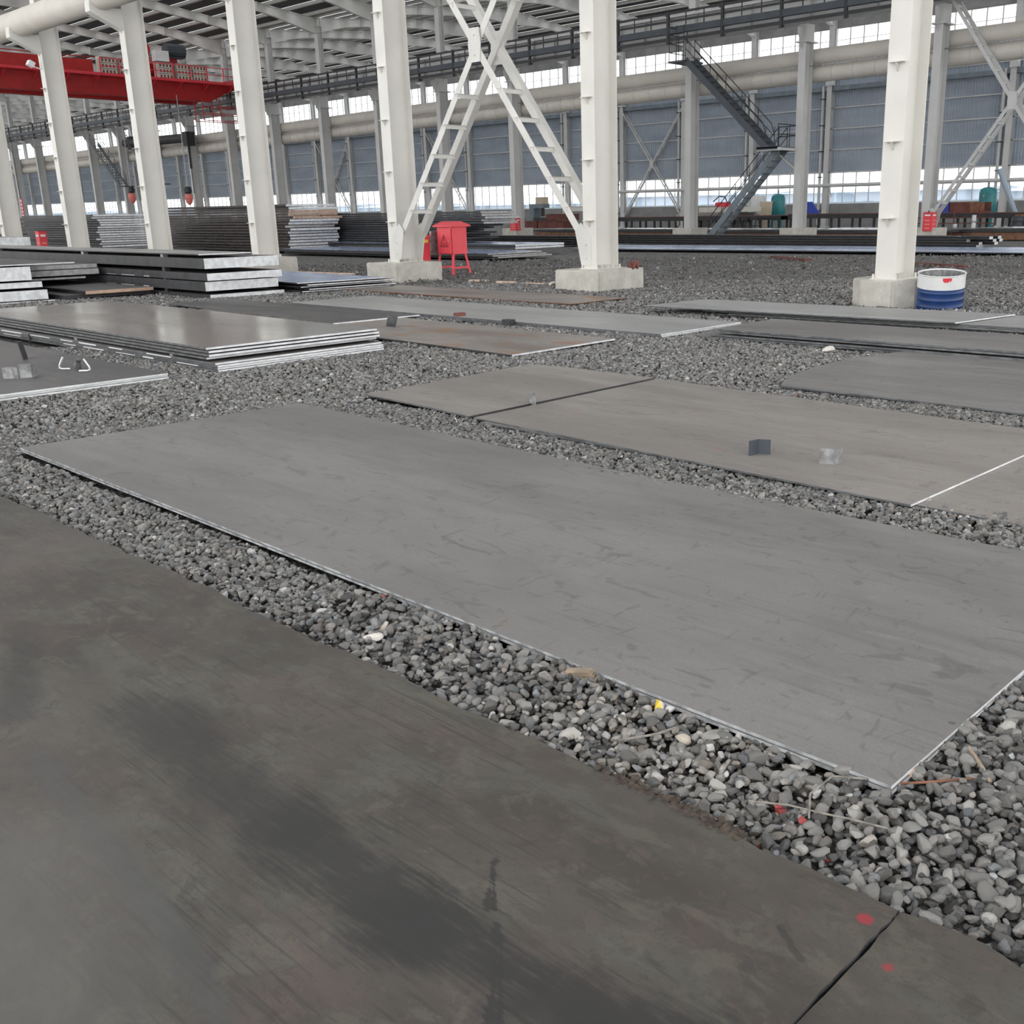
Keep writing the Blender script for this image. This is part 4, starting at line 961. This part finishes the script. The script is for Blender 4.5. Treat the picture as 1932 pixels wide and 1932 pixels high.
try:
    cu = bpy.data.curves.new('warning_text', 'FONT'); cu.body = '有电危险'; cu.size = .085; cu.align_x = 'CENTER'; cu.extrude = .001
    to = bpy.data.objects.new('warning_text', cu); COL.objects.link(to); bpy.context.view_layer.update()
    wm = bpy.data.meshes.new_from_object(to.evaluated_get(bpy.context.evaluated_depsgraph_get())); bpy.data.objects.remove(to); wm.name = 'warning_text'
    wm.materials.clear(); wm.materials.append(M['ink'])
    o = inst('warning_text', wm, dr, (-.2925, 0, .70), (PI/2, 0, -PI/2))
except Exception as e: print('text', e)
m = MB(); m.obox((-.27, .42, .80), .30, .06, .62, Matrix.Rotation(.12, 3, 'Z')); m.tube([(-.3, .45, 1.1), (-.36, .50, .95), (-.3, .47, .8), (-.38, .5, .6)], .03, 6); m.build('side_flap', M['galv'], t)
for x, y in ((-.2, -.26), (.2, -.26), (-.2, .28), (.2, .28)):
    m = MB(); m.bar((x, y, .54), (x*1.55, y*1.25, -.02), .055, .055); m.build('leg', M['cabinet_red'], t)
m = MB(); m.bar((-.28, -.31, .17), (.28, -.31, .17), .05, .05); m.build('stretcher', M['cabinet_red'], t); m = MB(); m.bar((-.28, .33, .17), (.28, .33, .17), .05, .05); m.build('stretcher', M['cabinet_red'], t)
def ext_box(x, y, z, w, d, h, lab, txt=True):
    t = thing('extinguisher_box', (x, y, z), lab, 'fire box'); m = MB(); m.box(-d/2, d/2, -w/2, w/2, 0, h); m.box(-d/2-.012, d/2+.012, -w/2-.012, w/2+.012, h-.04, h); m.build('body', M['red'], t)
    m = MB(); m.box(-d/2-.004, -d/2, -w*.32, w*.32, h*.80, h*.88); m.box(-d*.32, d*.32, -w/2-.004, -w/2, h*.80, h*.88); m.build('label', M['yellow' if not txt else 'white'], t)
    if txt:
        m = MB()
        for k in range(3): m.box(-d*.3, d*.3, -w/2-.004, -w/2, h*(.12+.2*k), h*(.20+.2*k)); m.box(-d/2-.004, -d/2, -w*.3, w*.3, h*(.12+.2*k), h*(.20+.2*k))
        m.build('lettering_band', M['lamp_red'], t)
ext_box(17.75, 22.25, 0, .24, .30, 1.03, 'tall narrow red fire box standing behind the square pedestal', False)
ext_box(44.35, 46.6, .45, .5, .4, .72, 'red fire box on the second row pedestal left of the lattice brace foot')
ext_box(44.75, 20.55, .45, .4, .5, .80, 'red fire box with pale lettering on the second row pedestal beyond the drum column')
ext_box(17.3, 47.0, 0, .4, .3, 1.1, 'small red fire box by the leftmost front column behind the white slab ends')
m = MB(); m.box(0, .04, -.35, .35, 0, 2.0); t = thing('banner', (44.0, 123.6, 1.7), 'narrow red banner with white marks hanging at far left', 'banner'); m.build('cloth', M['red'], t); m = MB(); m.cyl((.02, 0, 2.0), (.02, 0, 8.1), .02, 6); m.build('rope', M['black_steel'], t)
m = MB()
for k in range(5): m.box(-.006, -.001, -.2, .2, .15+.38*k, .38+.38*k)
m.build('white_mark', M['white'], t)
# cut-down oil drum
t = thing('oil_drum', (16.0, 7.08, 0), 'cut down blue and white steel drum standing by the chamfered pedestal', 'drum'); R_ = Matrix.Rotation(math.radians(-6), 3, 'Y') @ Matrix.Rotation(math.radians(3), 3, 'X')
pr = [(.345, -.03), (.36, -.02), (.358, .05), (.366, .07), (.358, .09), (.358, .16), (.366, .18), (.358, .20), (.358, .27), (.366, .29), (.358, .31), (.360, .345)]
m = MB(); m.lathe(pr, n=40, rot=R_); m.build('lower_shell', M['blue'], t, smooth=True)
m = MB(); m.lathe([(.362, .345), (.362, .545), (.372, .556), (.366, .566), (.352, .56), (.350, .545)], n=40, rot=R_); m.build('upper_band', M['white'], t, smooth=True)
m = MB(); m.lathe([(.352, .558), (.346, .30), (.346, .03), (0, .03)], n=40, rot=R_); m.build('inside', M['galv'], t, smooth=True)
m = MB(); a0 = math.radians(207)
for i in range(5):
    a = a0+i*.075; b = a+.075; zt_ = .535; zb = .47 if 0 < i < 4 else .49
    pts = [R_ @ Vector((.3645*math.cos(q), .3645*math.sin(q), z)) for q, z in ((a, zt_), (b, zt_), (b, .47 if i < 3 else .50), (a, .47 if i > 0 else .50))]
    m.add(pts, [(0, 1, 2, 3)])
m.build('red_patch', M['red'], t)
# angle offcuts standing on plates
def offcut(x, y, z, rz, s_, lab, mat='galv', h=.085, a=.10, tilt=0):
    m = MB(); T_ = Matrix.Rotation(rz, 3, 'Z') @ Matrix.Rotation(tilt, 3, 'X'); t_ = .012
    poly = [(0, 0), (a, a*.55), (a-t_*.5, a*.55+t_), (0, t_*1.3), (-a+t_*.5, a*.55+t_), (-a, a*.55)]
    v = [T_ @ (Vector((px, py, zz))*s_) for zz in (0, h) for px, py in poly]; n = 6
    zmin = min(p.z for p in v)
    m.add([p-Vector((0, 0, zmin)) for p in v], [tuple(range(n-1, -1, -1)), tuple(range(n, 2*n))]+[(i, (i+1) % n, n+(i+1) % n, n+i) for i in range(n)])
    o = m.build('angle_offcut', M[mat], at=(0, 0, 0)); o.location = (x, y, z); return tag(o, lab, 'steel offcut')
offcut(5.56, 3.62, .046, 2.5, .75, 'short steel angle offcut on the brown plate, dark side facing, left of two', 'slate_dark', .13, .10)
offcut(5.60, 3.09, .046, -.75, .75, 'short bright steel angle offcut on the brown plate, right of two', 'galv', .13, .10)
offcut(5.92, 6.12, .030, -2.3, .65, 'small bright angle offcut beside the plate seam', 'galv', .14, .11)
offcut(8.95, 11.95, .045, .3, 1.1, 'folded angle offcut standing on the rust stained brown plate', 'mill_edge', .14, .11, .3)
offcut(3.74, 10.97, .086, .2, .85, 'shiny steel offcut in front of the bent rods, right of two', 'galv', .16, .11)
offcut(3.60, 11.06, .086, 2.2, .8, 'shiny steel offcut in front of the bent rods, left of two', 'galv', .14, .10)
offcut(4.25, 12.5, .086, 1.2, .9, 'dark upright offcut behind the shiny offcuts on the left stack', 'black_edge', .22, .08, -.15)
offcut(5.25, 15.0, .0, .4, .8, 'dark offcut leaning against the lower edge of the shiny stack', 'black_edge', .14, .1)
def rod(x, y, z, rz, pts, lab, r=.011):
    m = MB(); T_ = Matrix.Rotation(rz, 3, 'Z'); pp = []
    P = [Vector(p) for p in pts]
    for k, p in enumerate(P):
        if 0 < k < len(P)-1:
            a = (P[k-1]-p).normalized()*.05; b = (P[k+1]-p).normalized()*.05
            pp += [p+a, p+a*.25+b*.25, p+b]
        else: pp.append(p)
    m.tube([T_ @ p for p in pp], r, 8); o = m.build('bent_rod', M['chrome'], at=(0, 0, 0), smooth=True); o.location = (x, y, z); return tag(o, lab, 'steel rod')
J = [(.01, 0, .135), (-.06, 0, .013), (.07, 0, .013)]
rod(4.14, 11.22, .086, -.8, J, 'bright bent rod standing on the left stack, opening right, nearest the offcuts')
rod(4.23, 10.88, .086, 2.35, J, 'bright bent rod standing on the left stack, opening left, nearest the bright ends')
rod(3.36, 12.0, .086, 2.3, J, 'bright bent rod cut by the left picture edge, farther of two')
rod(3.17, 11.45, .086, 2.3, J, 'bright bent rod cut by the left picture edge, nearer of two')
m = MB(); m.lathe([(0, 0), (.055, 0), (.06, .07), (.045, .14), (.05, .2), (0, .2)], n=12, rot=Matrix.Rotation(.4, 3, 'X')); o = m.build('steel_offcut', M['mill_edge'], at=(0, 0, 0)); o.location = (4.27, 11.20, .08); o.scale = (.6, .6, .6); tag(o, 'dark lump of steel between two bent rods on the left stack', 'steel offcut')
# stones, wood and litter that stand out
def rock(x, y, z, s_, sq, lab, mat, name='stone', seed=1, cat='stone'):
    v = stone_shape(ico(2)[0], np.random.default_rng(seed))*np.array(sq)*s_; mm = MB(); mm.add([Vector(p) for p in v], [tuple(int(q) for q in f) for f in FACES[2]])
    o = mm.build(name, M[mat], at=(0, 0, 0), smooth=True); o.location = (x, y, z); o.rotation_euler = (0, 0, seed*.7); return tag(o, lab, cat)
M['stone_white'] = simple('white_stone', (.62, .59, .55), .8, 0, .15, 20, bump=.3); M['stone_tan'] = simple('tan_stone', (.40, .36, .30), .85, 0, .25, 25, bump=.4); M['stone_flat'] = simple('flat_grey_stone', (.33, .325, .30), .8, 0, .2, 20, bump=.3)
rock(2.13, 3.12, .02, .05, (1.0, .75, .7), 'pale white pebble on the gravel strip left of centre', 'stone_white', seed=3)
rock(2.37, 1.655, .025, .062, (1.1, .7, .35), 'flat grey stone by the edge of the large centre plate', 'stone_flat', seed=4)
rock(2.28, 1.72, .022, .042, (1, .8, .8), 'angular tan stone left of the flat grey stone', 'stone_tan', seed=6)
rock(2.75, .62, .03, .045, (1, .8, .7), 'large dark tan stone near the right picture edge', 'stone_tan', seed=8)
rock(9.95, 5.6, .10, .09, (1.3, .7, .9), 'white lump lying at the edge of the long grey stack', 'stone_white', seed=9)
rock(16.3, 16.0, .05, .14, (1, .8, .9), 'rounded white stone beside the square pedestal of the brace column', 'stone_white', seed=10)
rock(14.6, 9.9, .04, .12, (1.4, .5, .5), 'white scrap lying on the gravel left of the drum column', 'paper', 'scrap', 11, 'scrap')
m = MB(); rr = random.Random(9)
for k in range(5): m.obox((rr.uniform(-.01, .01), rr.uniform(-.012, .012), .008+.006*k), .15-.015*k, .05-.006*k, .009, Matrix.Rotation(rr.uniform(-.2, .2), 3, 'Z') @ Matrix.Rotation(.12, 3, 'Y'))
o = m.build('wood_chunk', M['wood'], at=(0, 0, 0)); o.location = (2.385, 2.26, .015); o.rotation_euler = (0, 0, 1.9); tag(o, 'split chunk of weathered wood under the edge of the centre plate', 'wood')
m = MB(); m.add([(-.03, -.012, .01), (.03, -.016, .004), (.034, .014, .018), (-.026, .016, .012), (0, 0, .032)], [(0, 1, 4), (1, 2, 4), (2, 3, 4), (3, 0, 4), (3, 2, 1, 0)]); m.m[1] = 1; m.m[0] = 1
o = m.build('wrapper', [M['yellow'], M['paper']], at=(0, 0, 0)); o.location = (2.385, 1.90, .02); o.rotation_euler = (0, 0, .6); tag(o, 'crumpled yellow and white wrapper by the centre plate edge', 'litter')
def twig(pts, r, lab, mat='wood'):
    c = sum((Vector(p) for p in pts), Vector())/len(pts); m = MB(); m.tube([Vector(p)-c for p in pts], r, 6); o = m.build('twig', M[mat], at=(0, 0, 0)); o.location = c; return tag(o, lab, 'twig')
twig([(2.10, 1.36, .035), (2.14, 1.26, .045), (2.17, 1.18, .04), (2.19, 1.10, .045), (2.24, 1.00, .03)], .003, 'long grey twig lying across the gravel below the plate corner', 'twig_grey')
twig([(2.13, 1.19, .04), (2.22, 1.24, .05), (2.34, 1.24, .05), (2.40, 1.16, .045)], .0032, 'forked grey twig crossing the long twig', 'twig_grey')
twig([(2.45, 1.09, .035), (2.50, 1.02, .045), (2.56, .97, .045), (2.63, .94, .03)], .004, 'thin orange brown twig right of the plate corner', 'rust')
twig([(2.12, 1.85, .035), (2.17, 1.80, .045), (2.22, 1.78, .04), (2.27, 1.76, .045)], .004, 'short grey twig in the middle of the gravel strip', 'twig_grey')
twig([(2.75, 1.02, .05), (2.66, .94, .05), (2.62, .90, .035)], .006, 'brown stick at the right of the plate corner', 'wood')
m = MB(); m.obox((0, 0, .006), .042, .016, .010, Matrix.Rotation(.3, 3, 'Z')); o = m.build('wood_splinter', M['wood_pale'], at=(0, 0, 0)); o.location = (2.53, 1.09, .03); tag(o, 'pale wood splinter on the gravel right of the plate corner', 'wood')
rr = random.Random(31); m = MB()
mv = []
for i in range(140):
    f = rr.random(); x = 1.962+rr.gauss(0, .016); y = 1.76-.50*f+rr.gauss(0, .03); s_ = rr.uniform(.008, .022)
    b = SHAPES[1][i % 14]*s_*np.array([1, 1, .8]); m.add([Vector((x, y, .028))+Vector(p) for p in b], [tuple(int(q) for q in f_) for f_ in FACES[1]])
o = m.build('dead_moss', M['lichen'], at=(1.955, 1.45, .02)); tag(o, 'dark dead moss and dirt crumbs along the floor plate edge', 'moss', kind='stuff')
# planks and strips on the far gravel
def plank(x, y, L, w, h, rz, lab, mat):
    m = MB(); m.box(-w/2, w/2, -L/2, L/2, 0, h); m.box(-w*.3, w*.3, -L/2-.02, L/2+.03, h*.3, h*.7); o = m.build('plank', M[mat], at=(0, 0, 0)); o.location = (x, y, 0); o.rotation_euler = (0, 0, rz); tag(o, lab, 'plank')
plank(28.6, 17.6, 2.3, .22, .06, -.55, 'red brown plank on the gravel left of the drum column', 'red_brown')
plank(27.0, 11.9, 1.7, .2, .06, -.5, 'red brown plank on the gravel right of the drum column', 'red_brown')
plank(27.6, 13.0, 1.6, .15, .04, -.4, 'thin rust coloured lath beside the right red brown plank', 'rust')
plank(16.62, 18.8, .5, .07, .04, .3, 'short pale lath on gravel between the square pedestals, leftmost', 'wood_pale')
plank(16.46, 17.65, .55, .09, .05, .12, 'pale broken lath on gravel between the square pedestals, middle', 'wood_pale')
plank(16.5, 16.8, .6, .06, .04, .25, 'pale lath on gravel between the square pedestals, right', 'wood_pale')
plank(16.5, 25.0, 2.4, .10, .05, .1, 'pale timber strip on gravel behind the small stack', 'wood_pale')
m = MB()
for k in range(7): m.cyl((rr.uniform(-.12, .12), rr.uniform(-.12, .12), 0), (rr.uniform(-.15, .15), rr.uniform(-.15, .15), rr.uniform(.06, .14)), .03, 8)
o = m.build('bolt_heap', M['red_brown'], at=(0, 0, 0)); o.location = (16.75, 14.1, .42); tag(o, 'small heap of rusty bolts on the square pedestal behind the column', 'bolts')

# ---------------------------------------------------------------- along the far wall
def tank(x, y, z, h, r, lab):
    t = thing('air_tank', (x, y, z), lab, 'tank'); m = MB(); m.lathe([(0, 0), (r*.9, .02), (r, .12), (r, h*.82), (r*.86, h*.93), (r*.5, h*.985), (0, h)], n=24); m.build('shell', M['teal'], t, smooth=True)
    m = MB(); m.cyl((0, 0, h-.02), (0, 0, h+.28), .05, 8); m.cyl((-r, 0, h*.7), (-r-.2, 0, h*.7), .06, 8); m.build('valve', M['galv'], t)
    for a in range(3):
        m = MB(); m.bar((r*.8*math.cos(a*2.1), r*.8*math.sin(a*2.1), .1), (r*.8*math.cos(a*2.1), r*.8*math.sin(a*2.1), -z), .12, .12); m.build('leg', M['teal'], t)
tank(66, 41.85, .62, 1.85, .52, 'teal upright air tank left of the staircase landing column')
tank(66, 26.6, .75, 1.80, .55, 'teal upright air tank behind the rust coloured box at right')
def bench(x, ya, yb, z, lab, mat='black_steel', w=1.0):
    t = thing('roller_bench', (x, ya, 0), lab, 'bench'); L = yb-ya
    m = MB(); m.box(-.1, .0, 0, L, z-.30, z-.04); m.box(w, w+.1, 0, L, z-.30, z-.04); m.build('side_rail', M[mat], t)
    m = MB(); m.box(-.05, w+.05, 0, L, z-.06, z); m.build('bed', M['red_brown'], t)
    lg = MB(); lg.bar((0, 0, z-.3), (0, 0, 0), .12, .12); lg.bar((w, 0, z-.3), (w, 0, 0), .12, .12); lg.bar((0, 0, .2), (w, 0, .2), .06, .06); lm = lg.mesh('leg', M[mat]); n = max(2, int(L/1.3))
    for i in range(n+1): inst('leg', lm, t, (0, .15+(L-.3)*i/n, 0))
bench(60, 45.0, 53.5, 1.02, 'long dark roller bench left of the second row staircase columns')
bench(60, 29.5, 37.2, 1.12, 'long dark roller bench behind the staircase landing column and the drum column')
bench(60, 37.8, 45.2, 1.05, 'dark roller bench under the cream machine beam')
bench(58, 18.5, 26.4, 1.10, 'dark roller bench carrying the rust coloured box')
t = thing('beam_machine', (62, 43.2, 0), 'cream beam machine on grey body behind the slate staircase', 'machine')
m = MB(); m.box(-.6, .6, -2.0, 2.1, .2, 1.12); m.build('body', M['dado'], t); m = MB(); m.box(-.75, .5, -2.2, 2.2, 1.28, 1.62); m.build('beam', M['cream'], t)
m = MB(); m.box(-.8, .4, -1.2, -.4, 1.0, 1.3); m.box(-.9, -.2, -2.1, -1.1, .95, 1.25); m.build('motor_housing', M['black_steel'], t)
m = MB(); m.box(-.3, .3, .2, .9, 1.62, 1.95); m.cyl((0, .9, 1.8), (0, 1.25, 1.8), .14, 8); m.build('drive', M['red'], t)
m = MB(); m.tube([(0, .3, 1.9), (0, .5, 2.3), (0, 1.0, 2.35), (0, 1.5, 2.0)], .04, 6); m.build('hose', M['rubber'], t)
m = MB(); m.prism([(0, -.55, 0), (0, .55, 0), (0, .6, .6), (0, .3, .95), (0, -.3, .95), (0, -.6, .6)], (-.4, 0, .55), (.4, 0, .55)); o = m.build('machine_hood', M['dado'], at=(0, 0, 0)); o.location = (64, 47.4, -.56); tag(o, 'grey rounded machine hood left of the cream beam machine', 'machine')
t = thing('control_panel', (65, 42.9, 0), 'white control box on a post behind the cream beam machine', 'cabinet'); m = MB(); m.box(-.15, .15, -.5, .5, 1.5, 2.35); m.build('box', M['white'], t); m = MB(); m.cyl((0, 0, 0), (0, 0, 1.5), .07, 8); m.build('post', M['column_far'], t)
def trestle(x, y, lab):
    t = thing('trestle', (x, y, 0), lab, 'trestle')
    for dy in (-.35, .35):
        for sx in (-1, 1):
            m = MB(); m.bar((sx*.1, dy, .95), (sx*.42, dy*1.2, 0), .07, .07); m.build('leg', M['black_steel'], t)
    m = MB(); m.box(-.15, .15, -.45, .45, .93, 1.02); m.build('top_beam', M['black_steel'], t); m = MB(); m.bar((-.3, -.4, .4), (-.3, .4, .4), .05, .05); m.build('stretcher', M['black_steel'], t); m = MB(); m.bar((.3, -.4, .4), (.3, .4, .4), .05, .05); m.build('stretcher', M['black_steel'], t)
trestle(58.5, 40.4, 'dark steel trestle by the slate staircase, nearer the staircase'); trestle(58.5, 39.0, 'dark steel trestle between the staircase and the teal tank')
m = MB(); m.box(-.03, .03, -.5, .5, 0, 1.95); o = m.build('board', M['tan'], at=(0, 0, 0)); o.location = (63.5, 41.4, .0); o.rotation_euler = (0, .12, 0); tag(o, 'tan board leaning left of the teal tank behind the trestles', 'board')
m = MB(); m.prism([(0, -.8, 0), (0, .8, 0), (0, .1, .75), (0, -.3, .75)], (-.02, 0, 0), (.02, 0, 0)); o = m.build('blue_sheet', M['blue_tarp'], at=(0, 0, 0)); o.location = (60.8, 36.2, 1.12); o.rotation_euler = (0, -.2, 0); tag(o, 'violet blue sheet standing on the bench right of the landing column', 'sheet')
t = thing('steel_box', (58.5, 24.5, 1.1), 'rust coloured open steel box on the roller bench at right', 'box'); m = MB(); m.box(-.5, .5, -.95, 1.05, .0, .05); m.box(-.5, -.46, -.95, 1.05, .05, .55); m.box(.46, .5, -.95, 1.05, .05, .55); m.box(-.5, .5, 1.01, 1.05, .05, .55); m.build('body', M['red_brown'], t); m = MB(); m.box(-.53, -.49, -.95, -.15, .02, .54); m.build('side_plate', M['rust'], t)
m = MB(); m.prism([(-.5, -.5, 0), (.5, -.5, 0), (.5, .6, 0), (-.5, .6, 0)], (0, 0, 0), (0, 0, .1)); m.box(-.48, .48, -.48, .58, -.45, 0); o = m.build('tarpaulin', M['blue_tarp'], at=(0, 0, 0)); o.location = (59, 26.2, 1.55); tag(o, 'blue tarpaulin over a bin left of the rust coloured box', 'tarpaulin')
t = thing('guard_rail', (56.6, 25, 0), 'dark pipe guard rail in front of the rust coloured box', 'rail'); m = MB()
for z in (.55, .85): m.bar((0, -2.6, z), (0, 2.2, z), .05, .05)
m.build('rail_pipe', M['red_brown'], t)
for y in (-1.8, -.4, .9, 2.1): m = MB(); m.bar((0, y, 0), (0, y, 1.55 if y < 1 else .9), .05, .05); m.build('post', M['red_brown'], t)
for k, (y, h, l) in enumerate(((22.9, 1.0, 'taller white bollard pipe below the rust coloured box'), (23.9, .55, 'short white bollard pipe below the rust coloured box'))):
    m = MB(); m.cyl((0, 0, 0), (0, 0, h), .11, 10); m.cyl((0, 0, h*.6), (0, 0, h*.7), .115, 10, m=1); o = m.build('bollard', [M['white'], M['galv']], at=(0, 0, 0)); o.location = (55.2, y, 0); tag(o, l, 'bollard')
for k, (y, x) in enumerate(((20.75, 55.8), (19.9, 55.8), (19.1, 56.2))):
    t = thing('wire_drum', (x, y, .14), ['dark ribbed drum on the red pallet, leftmost of three', 'dark ribbed drum on the red pallet, middle of three', 'dark ribbed drum on the red pallet, at the picture edge'][k], 'drum'); m = MB(); m.lathe([(0, 0), (.36, 0), (.38, .12), (.34, .18), (.38, .3), (.34, .42), (.38, .54), (.34, .62), (.37, .76), (0, .78)], n=18); m.build('shell', M['slate_dark'], t, smooth=True); m = MB(); m.cyl((0, 0, .78), (0, 0, .86), .22, 12); m.build('cap', M['rust'], t)
t = thing('pallet', (56, 20.4, 0), 'red pallet under the dark ribbed drums', 'pallet')
for y in (-1.5, -.5, .5, 1.5): m = MB(); m.box(-.55, .55, y-.12, y+.12, 0, .11); m.build('runner', M['red'], t)
for x in (-.45, -.15, .15, .45): m = MB(); m.box(x-.12, x+.12, -1.65, 1.65, .11, .14); m.build('deck_board', M['red'], t)
# press and steel blocks left of the brace column
t = thing('press', (58, 58.2, .82), 'dark blue C frame press behind the lattice brace', 'machine')
m = MB(); m.prism([(0, .75, 0), (0, .75, 1.25), (0, -.75, 1.25), (0, -.75, .95), (0, .25, .95), (0, .25, 0)], (-.35, 0, 0), (.35, 0, 0)); m.build('frame', M['blue_grey'], t); m = MB(); m.box(-.3, .3, -.7, .1, 1.25, 1.75); m.build('head', M['tan'], t)
m = MB(); m.cyl((0, -.35, .95), (0, -.35, .35), .16, 10); m.box(-.5, .5, -1.2, .2, 0, .25); m.build('ram', M['black_steel'], t)
for i, (x, ya, yb, z0, z1, l) in enumerate(((57.6, 57.4, 60.0, .3, .82, 'red oxide steel block under the dark blue press'), (57.6, 54.6, 57.3, .3, .84, 'red oxide steel block right of the press base'), (58.2, 54.9, 57.0, .86, 1.32, 'red oxide steel block stacked upon another right of the press'))):
    m = MB(); m.box(-.7, .7, 0, yb-ya, 0, z1-z0); m.box(-.74, .74, -.03, yb-ya+.03, z1-z0-.06, z1-z0); o = m.build('steel_block', M['red_brown'], at=(0, 0, 0)); o.location = (x, ya, z0); tag(o, l, 'steel block')
m = MB(); m.box(-.8, .8, -3.0, 3, 0, .3); o = m.build('timber_base', M['dado'], at=(0, 0, 0)); o.location = (57.7, 57.3, 0); tag(o, 'grey base beam under the red oxide blocks', 'beam')
t = thing('drill_stand', (58.5, 61.1, 0), 'small grey drill stand left of the dark blue press', 'machine'); m = MB(); m.cyl((0, 0, 0), (0, 0, 1.9), .10, 8); m.build('post', M['galv'], t); m = MB(); m.box(-.2, .2, -.5, .4, 1.55, 1.9); m.build('head', M['slate_dark'], t); m = MB(); m.box(-.3, .3, -.5, .3, .9, 1.02); m.lathe([(.3, 0), (.3, .15), (0, .15)], n=10); m.build('table', M['dado'], t)
m = MB(); m.cyl((0, -.5, -1.1), (-.2, 1.0, 2.3), .15, 10); o = m.build('blue_pipe', M['far_blue'], at=(0, 0, 0)); o.location = (60, 22.6, 1.1); tag(o, 'pale blue pipe leaning at the wall right of the teal tank', 'pipe')
m = MB(); m.cyl((0, -1.2, .0), (0, 1.0, 0), .33, 14); m.box(-.2, .2, -.9, -.6, -1.5, -.2); m.box(-.2, .2, .4, .7, -1.5, -.2); o = m.build('blue_cylinder', M['far_blue'], at=(0, 0, 0), smooth=True); o.location = (60, 20.2, 1.5); tag(o, 'lying blue cylinder at the right picture edge', 'tank')
